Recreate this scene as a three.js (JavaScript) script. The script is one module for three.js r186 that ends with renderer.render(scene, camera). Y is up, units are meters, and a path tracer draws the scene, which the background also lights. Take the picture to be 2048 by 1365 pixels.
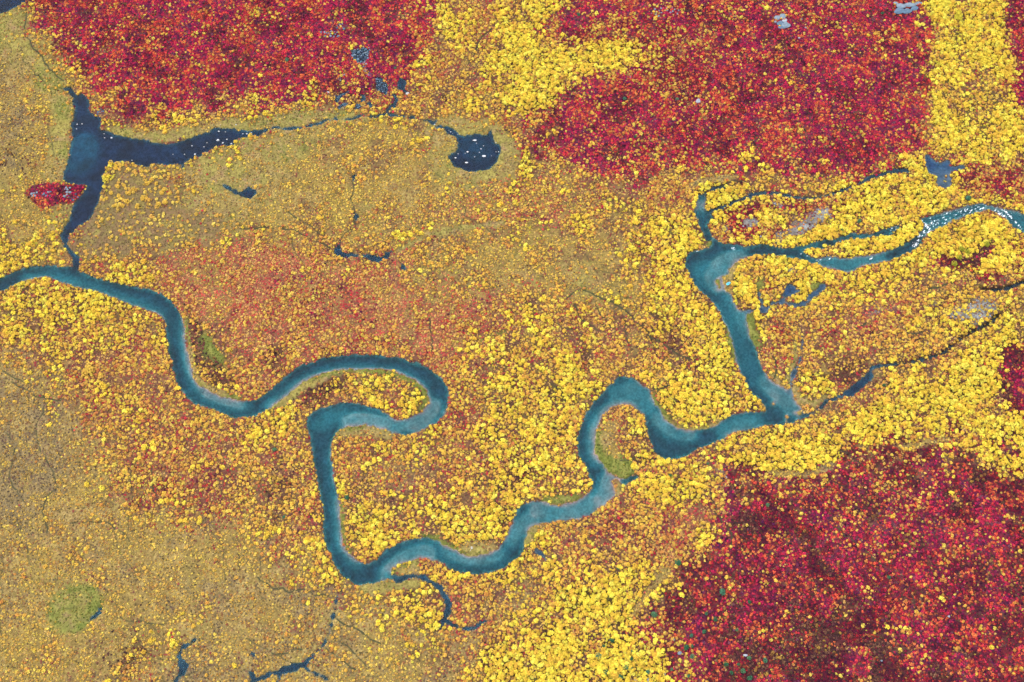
import * as THREE from 'three';
import { mergeGeometries } from 'three/addons/utils/BufferGeometryUtils.js';

// ---------------------------------------------------------------- camera, sky, sun, exposure
const scene = new THREE.Scene();
const TILT = THREE.MathUtils.degToRad(20), FOV = 34, FOCAL = 682.5 / Math.tan(THREE.MathUtils.degToRad(FOV / 2)), DIST = FOCAL * 0.3;
const camera = new THREE.PerspectiveCamera(FOV, 1024 / 682, 1, 9000);
camera.position.set(0, DIST * Math.cos(TILT), DIST * Math.sin(TILT));
camera.lookAt(0, 0, 0);

const skyW = 128, skyH = 64, skyData = new Float32Array(skyW * skyH * 4);
for (let j = 0; j < skyH; j++) for (let i = 0; i < skyW; i++) {          // an even, thin overcast, a little bluer overhead
  const e = Math.max(0, ((j + 0.5) / skyH - 0.5) * 2), k = (j * skyW + i) * 4;
  skyData[k] = 0.96 - 0.22 * e; skyData[k + 1] = 0.98 - 0.12 * e; skyData[k + 2] = 1.02; skyData[k + 3] = 1;
}
const skyMap = new THREE.DataTexture(skyData, skyW, skyH, THREE.RGBAFormat, THREE.FloatType);
skyMap.mapping = THREE.EquirectangularReflectionMapping; skyMap.magFilter = THREE.LinearFilter; skyMap.needsUpdate = true;
scene.background = skyMap; scene.environment = skyMap;

const sun = new THREE.DirectionalLight(new THREE.Color(1, 0.93, 0.82), 1.5);   // veiled sun, upper left of the picture
sun.position.set(-420, 560, -330); sun.castShadow = true; sun.shadow.radius = 20;
sun.shadow.mapSize.set(4096, 4096);
Object.assign(sun.shadow.camera, { left: -420, right: 420, top: 320, bottom: -320, near: 1, far: 1800 });
scene.add(sun, sun.target);

const renderer = new THREE.WebGLRenderer({ antialias: true });
renderer.setSize(1024, 682); renderer.shadowMap.enabled = true;
renderer.toneMapping = THREE.LinearToneMapping; renderer.toneMappingExposure = 2.25;

// ---------------------------------------------------------------- survey helpers: the place is laid out on a flat survey sheet (2048 x 1365 units) and turned into metres
const ST = Math.sin(TILT), CT = Math.cos(TILT);
function at(px, py) {
  const dx = (px - 1024) / FOCAL, dy = (682.5 - py) / FOCAL, t = DIST * CT / (CT - dy * ST);
  return [t * dx, DIST * ST - t * (ST + dy * CT)];
}
function sheet(x, z) {                                                     // metres -> survey units
  const vy = -DIST * CT, vz = z - DIST * ST, depth = -CT * vy - ST * vz, up = ST * vy - CT * vz;
  return [1024 + FOCAL * x / depth, 682.5 - FOCAL * up / depth];
}
const UNIT = 0.3;                                                          // metres per survey unit, about
function mulberry(a) { return () => { a |= 0; a = a + 0x6D2B79F5 | 0; let t = Math.imul(a ^ a >>> 15, 1 | a); t = t + Math.imul(t ^ t >>> 7, 61 | t) ^ t; return ((t ^ t >>> 14) >>> 0) / 4294967296; }; }
function hash(i, j) { let h = Math.imul(i, 374761393) + Math.imul(j, 668265263) | 0; h = Math.imul(h ^ h >>> 13, 1274126177); return ((h ^ h >>> 16) >>> 0) / 4294967296; }
function noise(x, y) {
  const i = Math.floor(x), j = Math.floor(y), u = x - i, v = y - j, a = u * u * (3 - 2 * u), b = v * v * (3 - 2 * v);
  const p = hash(i, j), q = hash(i + 1, j), r = hash(i, j + 1), s = hash(i + 1, j + 1);
  return p + (q - p) * a + (r - p) * b + (p - q - r + s) * a * b;
}
const fbm = (x, y) => noise(x, y) * 0.53 + noise(x * 2.13 + 7.3, y * 2.13 - 3.1) * 0.3 + noise(x * 4.6 - 11, y * 4.6 + 5) * 0.17;
const clamp = (v, a = 0, b = 1) => v < a ? a : v > b ? b : v;
const smooth = (a, b, v) => { const t = clamp((v - a) / (b - a)); return t * t * (3 - 2 * t); };
const col = (h) => new THREE.Color(h);
const taken = new Map();
function numbered(name) { const n = taken.get(name) || 0; taken.set(name, n + 1); return n ? `${name}_${String(n).padStart(3, '0')}` : name; }
function tag(o, label, category, group, kind) {
  o.userData.label = label; o.userData.category = category;
  if (group) o.userData.group = group;
  if (kind) o.userData.kind = kind;
  return o;
}
function add(o) { scene.add(o); o.traverse((c) => { if (c.isMesh) { c.castShadow = true; c.receiveShadow = true; } }); return o; }

// extent of the surveyed land, metres
const X0 = -395, X1 = 395, Z0 = -290, Z1 = 240, WX = X1 - X0, WZ = Z1 - Z0;
function curve(points, closed) {                                           // survey points -> smooth line in metres
  const c = new THREE.CatmullRomCurve3(points.map(([x, y]) => { const [a, b] = at(x, y); return new THREE.Vector3(a, 0, b); }), closed, 'centripetal');
  return c.getPoints(points.length * 5).map((p) => [p.x, p.z]);
}
function raster(cell) {
  const w = Math.round(WX / cell), h = Math.round(WZ / cell), cv = document.createElement('canvas');
  cv.width = w; cv.height = h;
  const g = cv.getContext('2d');
  return {
    w, h, cell, g,
    clear() { g.fillStyle = '#000'; g.fillRect(0, 0, w, h); },
    fill(pts) { g.fillStyle = '#fff'; g.beginPath(); pts.forEach(([x, z], i) => g[i ? 'lineTo' : 'moveTo']((x - X0) / cell, (z - Z0) / cell)); g.closePath(); g.fill(); },
    line(pts, width, closed, style = '#fff') { g.strokeStyle = style; g.lineWidth = width / cell; g.lineCap = g.lineJoin = 'round'; g.beginPath(); pts.forEach(([x, z], i) => g[i ? 'lineTo' : 'moveTo']((x - X0) / cell, (z - Z0) / cell)); if (closed) g.closePath(); g.stroke(); },
    read() { const d = g.getImageData(0, 0, w, h).data, out = new Float32Array(w * h); for (let i = 0; i < w * h; i++) out[i] = d[i * 4] / 255; return out; },
  };
}
function boxBlur(a, w, h, r) {
  if (r < 1) return a;
  let src = a;
  for (let pass = 0; pass < 2; pass++) {
    const t = new Float32Array(w * h), o = new Float32Array(w * h), n = 2 * r + 1;
    for (let y = 0; y < h; y++) { let s = 0; const b = y * w; for (let x = -r; x <= r; x++) s += src[b + clamp(x, 0, w - 1)]; for (let x = 0; x < w; x++) { t[b + x] = s / n; s += src[b + Math.min(w - 1, x + r + 1)] - src[b + Math.max(0, x - r)]; } }
    for (let x = 0; x < w; x++) { let s = 0; for (let y = -r; y <= r; y++) s += t[clamp(y, 0, h - 1) * w + x]; for (let y = 0; y < h; y++) { o[y * w + x] = s / n; s += t[Math.min(h - 1, y + r + 1) * w + x] - t[Math.max(0, y - r) * w + x]; } }
    src = o;
  }
  return src;
}
function sampler(a, w, h, cell) {
  return (x, z) => {
    const u = clamp((x - X0) / cell - 0.5, 0, w - 1.001), v = clamp((z - Z0) / cell - 0.5, 0, h - 1.001), i = u | 0, j = v | 0, s = u - i, t = v - j, k = j * w + i;
    return (a[k] * (1 - s) + a[k + 1] * s) * (1 - t) + (a[k + w] * (1 - s) + a[k + w + 1] * s) * t;
  };
}

// ---------------------------------------------------------------- waters: outlines in survey units
const river = [
  [-160, 640], [-60, 595], [0, 557], [33, 540], [67, 533], [100, 532], [143, 535], [157, 542], [183, 553], [217, 563], [250, 570], [277, 575], [320, 587], [347, 608], [360, 628], [367, 648], [370, 682], [375, 712], [382, 738], [393, 765], [417, 783], [443, 793], [477, 802], [512, 798], [539, 782], [569, 755], [595, 735], [629, 722], [672, 713], [719, 709], [765, 712], [805, 718], [842, 730], [869, 745], [889, 765], [897, 792], [892, 818], [875, 842], [852, 857], [825, 867], [805, 870], [779, 863], [745, 853], [719, 850], [692, 853], [675, 862], [667, 875], [662, 892], [663, 915], [665, 943], [672, 977], [680, 1003], [679, 1033], [682, 1060], [685, 1090], [702, 1110], [719, 1125], [735, 1130], [752, 1120], [772, 1102], [795, 1088], [822, 1080], [849, 1076], [872, 1082], [895, 1093], [919, 1107], [952, 1113], [979, 1107], [999, 1093], [1012, 1073], [1024, 1042], [1031, 1027], [1044, 1010], [1071, 1002], [1097, 1008], [1124, 1010], [1151, 1003], [1167, 993], [1181, 980], [1184, 967], [1177, 947], [1167, 927], [1157, 905], [1157, 875], [1164, 848], [1174, 825], [1187, 805], [1207, 785], [1227, 762], [1244, 752], [1264, 755], [1284, 768], [1301, 780], [1307, 802], [1321, 818], [1331, 837], [1351, 853], [1377, 862], [1401, 859], [1427, 853], [1451, 838], [1471, 828], [1497, 824], [1521, 825], [1530, 821], [1532, 813], [1522, 800], [1501, 780], [1487, 755], [1477, 735], [1469, 705], [1461, 672], [1451, 648], [1441, 625], [1424, 602], [1397, 578], [1381, 555], [1373, 535], [1375, 509], [1387, 502], [1404, 500], [1417, 495], [1426, 486], [1422, 481], [1411, 480], [1410, 468], [1402, 458], [1397, 444], [1392, 431], [1392, 416], [1397, 397], [1404, 389], [1412, 392], [1413, 405], [1412, 416], [1420, 428], [1426, 434], [1425, 441], [1417, 446], [1414, 453], [1421, 463], [1429, 475], [1444, 487], [1461, 489], [1478, 489], [1491, 495], [1505, 492], [1522, 489], [1542, 492], [1559, 494], [1586, 496], [1603, 492], [1623, 487], [1646, 480], [1672, 476], [1690, 471], [1710, 464], [1720, 467], [1741, 467], [1758, 463], [1780, 456], [1805, 448], [1795, 458], [1788, 465], [1768, 472], [1753, 472], [1734, 475], [1710, 478], [1683, 481], [1667, 490], [1650, 491], [1648, 498], [1630, 496], [1613, 498], [1608, 503], [1616, 510], [1645, 517], [1657, 512], [1672, 514], [1700, 515], [1725, 512], [1756, 507], [1785, 499], [1816, 485], [1829, 473], [1844, 463], [1851, 451], [1841, 440], [1856, 434], [1878, 426], [1904, 420], [1924, 416], [1941, 410], [1957, 407], [1975, 407], [1985, 412], [1999, 414], [2014, 419], [2031, 422], [2048, 429], [2110, 447], [2200, 470], [2330, 480], [2330, 530], [2190, 515], [2100, 490], [2048, 465], [2031, 456], [2019, 448], [2014, 438], [1999, 429], [1985, 421], [1968, 421], [1948, 427], [1924, 436], [1901, 444], [1880, 458], [1861, 464], [1850, 473], [1841, 490], [1826, 501], [1805, 511], [1778, 521], [1742, 529], [1723, 533], [1713, 542], [1683, 542], [1663, 537], [1636, 530], [1623, 525], [1596, 517], [1559, 511], [1539, 509], [1518, 509], [1502, 512], [1481, 519], [1468, 527], [1460, 537], [1458, 544], [1447, 552], [1445, 560], [1448, 571], [1451, 580], [1463, 590], [1467, 600], [1471, 610], [1478, 620], [1490, 624], [1494, 637], [1495, 649], [1498, 660], [1504, 682], [1514, 702], [1521, 722], [1526, 740], [1540, 756], [1549, 765], [1561, 772], [1570, 778], [1579, 781], [1584, 781], [1589, 793], [1592, 804], [1603, 819], [1612, 830], [1608, 837], [1595, 842], [1588, 848], [1583, 848], [1577, 845], [1576, 835], [1573, 829], [1571, 833], [1570, 846], [1565, 851], [1549, 849], [1535, 849], [1521, 854], [1497, 859], [1471, 863], [1447, 877], [1424, 887], [1397, 898], [1374, 911], [1351, 918], [1331, 918], [1312, 908], [1304, 888], [1296, 865], [1292, 842], [1284, 825], [1264, 813], [1241, 808], [1224, 815], [1207, 832], [1194, 858], [1189, 882], [1190, 905], [1196, 919], [1203, 928], [1209, 936], [1219, 947], [1229, 953], [1246, 957], [1256, 957], [1266, 952], [1277, 956], [1268, 962], [1258, 966], [1250, 969], [1242, 966], [1234, 959], [1224, 962], [1226, 975], [1229, 990], [1219, 1000], [1204, 1015], [1177, 1032], [1151, 1038], [1124, 1042], [1091, 1047], [1063, 1053], [1052, 1072], [1047, 1092], [1044, 1107], [1024, 1123], [1005, 1137], [979, 1145], [945, 1149], [912, 1142], [889, 1130], [869, 1120], [845, 1117], [822, 1122], [799, 1128], [782, 1140], [778, 1155], [752, 1165], [725, 1170], [705, 1167], [685, 1150], [672, 1133], [659, 1107], [650, 1077], [647, 1043], [644, 1007], [637, 973], [629, 940], [625, 910], [622, 888], [617, 868], [614, 845], [622, 827], [645, 815], [679, 807], [712, 807], [742, 813], [765, 823], [785, 835], [805, 839], [829, 832], [849, 818], [859, 802], [852, 782], [832, 762], [805, 748], [765, 738], [725, 737], [685, 738], [645, 747], [609, 762], [579, 785], [555, 805], [532, 820], [512, 830], [473, 835], [447, 830], [420, 818], [390, 807], [370, 788], [353, 768], [347, 745], [340, 718], [335, 682], [330, 645], [320, 632], [293, 618], [260, 607], [227, 595], [187, 582], [147, 573], [113, 560], [90, 554], [63, 557], [33, 568], [0, 583], [-50, 625], [-160, 700]];
const lake = [[123, 182], [133, 175], [143, 177], [150, 188], [167, 190], [175, 197], [177, 217], [187, 230], [200, 237], [200, 257], [213, 263], [240, 272], [273, 277], [300, 283], [330, 287], [360, 282], [390, 272], [417, 263], [437, 255], [467, 258], [490, 262], [520, 260], [520, 270], [490, 273], [470, 280], [463, 293], [447, 290], [423, 297], [403, 310], [370, 325], [365, 337], [360, 328], [343, 330], [317, 327], [290, 332], [267, 328], [253, 323], [233, 323], [217, 330], [208, 343], [205, 367], [200, 387], [190, 413], [177, 437], [160, 450], [142, 466], [135, 485], [143, 502], [157, 518], [154, 540], [144, 540], [142, 515], [128, 495], [122, 478], [125, 458], [140, 433], [150, 405], [162, 392], [170, 370], [147, 368], [128, 363], [130, 337], [137, 307], [143, 273], [142, 247], [148, 227], [147, 207], [142, 193], [133, 183]];
const tarn = [[852, 242], [862, 244], [875, 238], [873, 249], [895, 252], [909, 260], [925, 270], [952, 268], [976, 268], [982, 257], [984, 267], [989, 283], [1002, 293], [999, 310], [989, 330], [965, 340], [939, 342], [912, 333], [899, 320], [899, 308], [912, 302], [915, 287], [909, 273], [895, 267], [887, 257], [872, 255], [862, 249]];
const eastPond = [[1851, 308], [1863, 312], [1872, 320], [1887, 324], [1899, 320], [1904, 332], [1926, 331], [1929, 336], [1912, 341], [1901, 343], [1903, 356], [1899, 373], [1887, 375], [1873, 370], [1875, 356], [1870, 350], [1860, 346], [1853, 336]];
const oxbow = [[683, 478], [675, 490], [669, 502], [675, 510], [689, 515], [705, 513], [729, 513], [742, 520], [759, 523], [775, 515], [786, 501], [775, 505], [762, 512], [745, 510], [712, 507], [689, 505], [679, 498], [679, 490]];
const creekPond = [[1690, 786], [1716, 765], [1736, 748], [1741, 733], [1749, 731], [1776, 730], [1770, 734], [1749, 738], [1746, 745], [1750, 752], [1736, 765], [1719, 783], [1706, 792], [1693, 790]];
const backwater = [[1493, 622], [1508, 618], [1518, 618], [1521, 607], [1518, 596], [1514, 588], [1521, 583], [1524, 597], [1527, 606], [1529, 615], [1535, 612], [1543, 606], [1552, 602], [1562, 598], [1567, 586], [1573, 573], [1580, 569], [1592, 572], [1599, 583], [1583, 591], [1571, 597], [1572, 603], [1593, 606], [1614, 600], [1619, 584], [1634, 580], [1646, 566], [1653, 572], [1648, 582], [1629, 596], [1609, 611], [1586, 613], [1574, 607], [1562, 606], [1550, 609], [1539, 618], [1532, 624], [1524, 625], [1518, 621], [1508, 622], [1495, 627]];
const pool = (cx, cy, rx, ry, turn = 0) => Array.from({ length: 12 }, (_, k) => { const a = k / 12 * 6.283, w = 1 + 0.22 * Math.sin(3 * a + cx) + 0.15 * Math.sin(5 * a + cy), u = Math.cos(a) * rx * w, v = Math.sin(a) * ry * w; return [cx + u * Math.cos(turn) - v * Math.sin(turn), cy + u * Math.sin(turn) + v * Math.cos(turn)]; });
const waters = [
  { name: 'river', label: 'teal river winding in broad loops across the tundra', category: 'river', poly: river, type: 'river' },
  { name: 'lake', label: 'dark blue branching lake above the left end of the river', category: 'lake', poly: lake, type: 'bog' },
  { name: 'tarn', label: 'round dark pond dotted with pale rocks right of top centre', category: 'pond', poly: tarn, type: 'bog' },
  { name: 'pond', label: 'slate blue pond below the yellow column at right', category: 'pond', poly: eastPond, type: 'slate' },
  { name: 'oxbow_pond', label: 'thin dark crescent pond in the middle of the orange ground', category: 'pond', poly: oxbow, type: 'bog' },
  { name: 'creek_pond', label: 'dark wedge shaped pool on the creek at lower right', category: 'pond', poly: creekPond, type: 'bog' },
  { name: 'backwater', label: 'shallow blue backwater channel with yellow islet, right of the river', category: 'backwater', poly: backwater, type: 'slate' },
  { name: 'lake', label: 'corner of a blue lake in the top left of the picture', category: 'lake', poly: [[-200, 90], [-60, 45], [0, 27], [20, 17], [43, 7], [55, -2], [90, -40], [100, -120], [-200, -120]], type: 'bog' },
  { name: 'creek', label: 'narrow creek trickling from the red slope into the branching lake', category: 'creek', lines: [[[512, 265, 9], [545, 256, 7], [579, 257, 6], [612, 253, 5], [645, 243, 5], [665, 237, 4], [675, 227, 4]], [[672, 240, 4], [699, 237, 4], [725, 230, 4], [745, 233, 4], [769, 228, 5], [799, 233, 4], [825, 235, 4], [845, 238, 5], [865, 245, 7]], [[769, 228, 4], [778, 216, 6], [788, 210, 6], [792, 198, 7], [787, 190, 6]]], type: 'bog' },
  { name: 'creek', label: 'thin dark creek between the yellow thickets above the forked channel', category: 'creek', lines: [[[1416, 424, 8], [1440, 416, 6], [1459, 409, 6], [1472, 403, 7], [1494, 396, 8], [1503, 390, 7], [1520, 387, 6], [1542, 386, 6], [1562, 388, 6], [1577, 391, 5], [1596, 395, 4], [1618, 397, 5], [1645, 393, 5], [1672, 385, 4], [1700, 374, 4], [1720, 366, 4], [1742, 355, 6], [1768, 348, 8], [1790, 343, 11], [1815, 340, 10]], [[1400, 393, 7], [1416, 383, 5], [1432, 376, 6], [1449, 374, 7]]], type: 'bog' },
  { name: 'creek', label: 'dark side channel curling south from the lowest river bend', category: 'creek', lines: [[[775, 1154, 9], [786, 1155, 9], [795, 1161, 9], [809, 1156, 9], [824, 1153, 8], [840, 1154, 8], [855, 1160, 8], [869, 1169, 9], [881, 1177, 9], [889, 1190, 8], [893, 1200, 9], [898, 1210, 11], [896, 1220, 10], [890, 1232, 9], [885, 1245, 7], [881, 1259, 4]], [[890, 1240, 6], [904, 1251, 5], [920, 1256, 5], [939, 1257, 5], [955, 1253, 4], [975, 1240, 4]]], type: 'bog' },
  { name: 'creek', label: 'crooked dark creek down to the bottom edge below the river', category: 'creek', lines: [[[685, 1180, 4], [675, 1193, 4], [669, 1223, 4], [659, 1260, 4], [645, 1293, 4], [625, 1313, 5], [605, 1330, 7], [583, 1337, 11], [565, 1342, 9], [545, 1347, 6], [525, 1356, 7], [500, 1366, 6], [470, 1395, 6]], [[605, 1330, 4], [614, 1339, 4], [639, 1352, 4], [660, 1362, 4]], [[565, 1345, 5], [556, 1362, 6], [545, 1390, 6]]], type: 'bog' },
  { name: 'creek', label: 'jagged dark creek at the bottom edge left of centre', category: 'creek', lines: [[[390, 1277, 4], [376, 1290, 5], [363, 1298, 6], [357, 1320, 6], [361, 1340, 7], [352, 1360, 7], [345, 1395, 7]], [[363, 1318, 4], [372, 1335, 5], [362, 1352, 5]], [[498, 1302, 5], [506, 1312, 4]], [[497, 1340, 5], [505, 1355, 6], [500, 1380, 6]]], type: 'bog' },
  { name: 'creek', label: 'small creek joining the river bend beside the tall yellow slope', category: 'creek', lines: [[[1606, 834, 7], [1618, 829, 6], [1632, 822, 5], [1645, 812, 5], [1653, 804, 7], [1668, 799, 5], [1680, 795, 5], [1693, 788, 8]], [[1772, 731, 6], [1795, 729, 4], [1813, 727, 4], [1849, 718, 4], [1879, 710, 4], [1903, 693, 4], [1936, 670, 4], [1969, 653, 4], [1996, 635, 4]]], type: 'bog' },
  { name: 'creek', label: 'short narrow inlet running north off the river fork at right', category: 'creek', lines: [[[1582, 783, 7], [1583, 765, 7], [1587, 750, 9], [1596, 733, 5], [1603, 705, 4], [1606, 668, 4]]], type: 'slate' },
  { name: 'creek', label: 'short dark creek cutting in from the right edge', category: 'creek', lines: [[[2150, 545, 6], [2048, 565, 5], [2026, 573, 6], [2005, 580, 5], [1983, 583, 4], [1955, 577, 4]]], type: 'bog' },
  { name: 'pool', label: 'blackish pool with one pale boulder on the red slope', category: 'pool', poly: [[795, 158], [806, 157], [811, 166], [808, 174], [813, 181], [818, 184], [813, 187], [805, 181], [797, 177], [795, 168]], type: 'bog' },
  { name: 'pool', label: 'small shallow puddle on the grass below the branching lake', category: 'pool', poly: [[443, 367], [455, 372], [467, 378], [480, 383], [493, 375], [510, 383], [500, 398], [484, 392], [463, 384], [447, 374]], type: 'bog' },
  { name: 'pool', label: 'tiny dark puddle above the crescent pond, upper one', category: 'pool', poly: pool(707, 355, 4.5, 8), type: 'bog' },
  { name: 'pool', label: 'tiny dark puddle above the crescent pond, lower one', category: 'pool', poly: pool(712, 433, 4, 8, -0.2), type: 'bog' },
  { name: 'pool', label: 'small purple puddle right of the crescent pond', category: 'pool', poly: pool(808, 536, 4, 11, -0.7), type: 'bog' },
  { name: 'pool', label: 'small blue inlet pool south of the river below its pale bend', category: 'pool', lines: [[[1072, 1102, 5], [1083, 1108, 9], [1092, 1120, 5]]], type: 'slate' },
  { name: 'pool', label: 'dark sliver of water along the round green mound', category: 'pool', lines: [[[201, 1216, 4], [196, 1226, 7], [187, 1235, 6], [179, 1243, 4]]], type: 'bog' },
  { name: 'pool', label: 'dark rock strewn pool right of the rock trail on the left red hill', category: 'pool', poly: [[750, 155], [768, 160], [776, 178], [775, 187], [756, 181], [752, 168]], type: 'bog' },
  { name: 'pool', label: 'dark water between the stones of the largest rock pile', category: 'pool', poly: [[704, 102], [722, 98], [737, 96], [735, 116], [727, 124], [714, 122]], type: 'bog' },
  { name: 'pool', label: 'slanting dark pool left of the small wet gaps on the red hill', category: 'pool', lines: [[[673, 200, 8], [679, 193, 7], [690, 186, 5], [697, 182, 3]]], type: 'bog' },
  { name: 'pool', label: 'dark pool above the left end of the grassy creek', category: 'pool', lines: [[[676, 216, 7], [684, 211, 9], [694, 208, 5]]], type: 'bog' },
  { name: 'pool', label: 'small dark pool between yellow shrubs above the grassy creek', category: 'pool', poly: pool(716, 212, 7, 5, -0.5), type: 'bog' },
  { name: 'pool', label: 'dark wet gap below the boulder heap, left one', category: 'pool', poly: pool(725, 197, 7, 6, 0.8), type: 'bog' },
  { name: 'pool', label: 'dark wet gap below the boulder heap, right one', category: 'pool', poly: pool(738, 208, 5, 6, -0.4), type: 'bog' },
];
const islets = [
  [[1431, 560], [1436, 557], [1440, 560], [1441, 569], [1444, 576], [1440, 578], [1437, 571], [1431, 566]],
  pool(1548, 808, 4.2, 4.2), pool(1600, 827, 6, 6), pool(1893, 352, 4, 3), pool(1889, 362, 5, 3), pool(1858, 449, 4, 3)];

// signed distance to the nearest shore, metres (positive on land)
const WATER = -0.45, SD = raster(0.5);
SD.clear();
const worldOf = new Map();
for (const b of waters) {
  if (b.poly) { const p = curve(b.poly, true); worldOf.set(b, { poly: p }); SD.fill(p); } else {
    const segs = [];
    for (const l of b.lines) { const p = curve(l, false), n = p.length; p.forEach((q, i) => { if (i) { const k = clamp(i / (n - 1) * (l.length - 1), 0, l.length - 1.001), w = l[k | 0][2] + (l[(k | 0) + 1][2] - l[k | 0][2]) * (k % 1); segs.push([p[i - 1], q, Math.max(1.25, w * UNIT * (0.8 + 0.35 * noise(q[0] * 0.5, q[1] * 0.5)))]); } }); }
    worldOf.set(b, { segs });
    for (const [p, q, w] of segs) SD.line([p, q], w);
  }
}
SD.g.globalCompositeOperation = 'source-over';
for (const p of islets) { SD.g.fillStyle = '#000'; const q = curve(p, true); SD.g.beginPath(); q.forEach(([x, z], i) => SD.g[i ? 'lineTo' : 'moveTo']((x - X0) / 0.5, (z - Z0) / 0.5)); SD.g.closePath(); SD.g.fill(); }
function edt(mask, w, h) {                                                  // squared distance to the nearest set cell
  const INF = 1e12, d = new Float32Array(w * h), f = new Float64Array(Math.max(w, h)), v = new Int32Array(Math.max(w, h)), z = new Float64Array(Math.max(w, h) + 1);
  for (let i = 0; i < w * h; i++) d[i] = mask[i] ? 0 : INF;
  const one = (n, get, set) => {
    for (let q = 0; q < n; q++) f[q] = get(q);
    let k = 0; v[0] = 0; z[0] = -INF; z[1] = INF;
    for (let q = 1; q < n; q++) {
      let s = ((f[q] + q * q) - (f[v[k]] + v[k] * v[k])) / (2 * q - 2 * v[k]);
      while (s <= z[k]) { k--; s = ((f[q] + q * q) - (f[v[k]] + v[k] * v[k])) / (2 * q - 2 * v[k]); }
      k++; v[k] = q; z[k] = s; z[k + 1] = INF;
    }
    k = 0;
    for (let q = 0; q < n; q++) { while (z[k + 1] < q) k++; set(q, (q - v[k]) ** 2 + f[v[k]]); }
  };
  for (let x = 0; x < w; x++) one(h, (q) => d[q * w + x], (q, t) => { d[q * w + x] = t; });
  for (let y = 0; y < h; y++) one(w, (q) => d[y * w + q], (q, t) => { d[y * w + q] = t; });
  return d;
}
let shore;
{
  const a = SD.read(), n = a.length, wet = new Uint8Array(n), dry = new Uint8Array(n);
  for (let i = 0; i < n; i++) { wet[i] = a[i] > 0.5 ? 1 : 0; dry[i] = 1 - wet[i]; }
  const dw = edt(wet, SD.w, SD.h), dd = edt(dry, SD.w, SD.h), s = new Float32Array(n);
  for (let i = 0; i < n; i++) s[i] = wet[i] ? -(Math.sqrt(dd[i]) - (a[i] - 0.5)) * 0.5 : (Math.sqrt(dw[i]) - (0.5 - a[i])) * 0.5;
  const f = sampler(boxBlur(s, SD.w, SD.h, 1), SD.w, SD.h, 0.5);
  shore = (x, z) => f(x, z) + (noise(x / 2.6, z / 2.6) - 0.5) * 1.3 + (noise(x / 1.1, z / 1.1) - 0.5) * 0.8;
}

// water body type (0 river, 1 bog, 2 slate), and the shoals on the river bed
const TYPES = ['river', 'bog', 'slate'];
const typeField = TYPES.slice(1).map((t) => {
  const r = raster(1); r.clear();
  for (const b of waters) if (b.type === t) { const o = worldOf.get(b); if (o.poly) { r.fill(o.poly); r.line(o.poly, 3, true); } else for (const [p, q, w] of o.segs) r.line([p, q], w + 3); }
  return sampler(boxBlur(r.read(), r.w, r.h, 1), r.w, r.h, 1);
});
const shoalLines = [                                                       // [width, strength, points]: sand and gravel bars
  [13, 0.9, [[366, 640], [372, 700], [385, 755], [410, 785], [450, 803], [490, 812]]],
  [12, 0.85, [[530, 812], [570, 790], [610, 760], [650, 748], [690, 742], [780, 745], [840, 770], [858, 800]]],
  [30, 0.95, [[866, 812], [850, 830], [826, 843]]], [20, 0.9, [[826, 846], [790, 850], [750, 842], [715, 838], [690, 843]]],
  [24, 0.6, [[640, 850], [655, 838], [680, 828]]], [9, 0.7, [[664, 890], [662, 930], [668, 970]]],
  [12, 0.9, [[672, 990], [676, 1040], [682, 1085], [700, 1112], [720, 1128]]],
  [26, 0.9, [[775, 1150], [800, 1126], [830, 1110], [858, 1106]]], [20, 0.85, [[890, 1098], [930, 1114], [970, 1116], [1000, 1105]]],
  [20, 0.8, [[1020, 1085], [1040, 1050], [1070, 1035]]], [24, 0.9, [[1070, 1022], [1110, 1022], [1160, 1015], [1185, 1005]]],
  [26, 0.95, [[1230, 945], [1218, 965], [1212, 990], [1200, 1005]]], [14, 0.9, [[1196, 925], [1184, 890], [1188, 860], [1205, 830], [1235, 806], [1275, 814]]],
  [34, 0.75, [[1240, 790], [1270, 785], [1292, 810]]], [20, 0.8, [[1310, 830], [1345, 862], [1385, 870]]], [16, 0.75, [[1440, 862], [1480, 846], [1520, 842]]],
  [18, 0.45, [[1440, 610], [1470, 660], [1495, 720], [1520, 770]]], [30, 0.9, [[1535, 765], [1565, 790], [1590, 815]]], [10, 0.85, [[1449, 650], [1466, 700], [1480, 745]]],
  [28, 0.85, [[1438, 572], [1425, 555], [1440, 530], [1480, 512]]], [40, 0.6, [[1410, 540], [1430, 560]]], [14, 0.7, [[1455, 590], [1480, 630], [1492, 670]]],
  [26, 0.75, [[1650, 530], [1700, 528], [1760, 517]]], [10, 0.7, [[40, 556], [90, 550], [150, 566], [230, 590], [290, 610], [330, 640]]],
  [22, 0.6, [[1850, 460], [1900, 435], [1960, 415], [2010, 428], [2060, 452]]], [50, 0.5, [[160, 320], [165, 290]]], [40, 0.35, [[945, 290], [960, 300]]], [16, 0.9, [[1405, 420], [1403, 400]]], [30, 0.7, [[1886, 350], [1892, 365]]]];
const shoalR = raster(1), shoalF = (() => {
  let acc = new Float32Array(shoalR.w * shoalR.h);
  for (const [w, s, pts] of shoalLines) { shoalR.clear(); shoalR.line(curve(pts, false), w * UNIT * 1.15); const b = boxBlur(shoalR.read(), shoalR.w, shoalR.h, 3); for (let i = 0; i < b.length; i++) acc[i] = Math.max(acc[i], Math.min(1, b[i] * 2.1) * s); }
  return sampler(acc, shoalR.w, shoalR.h, 1);
})();
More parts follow.
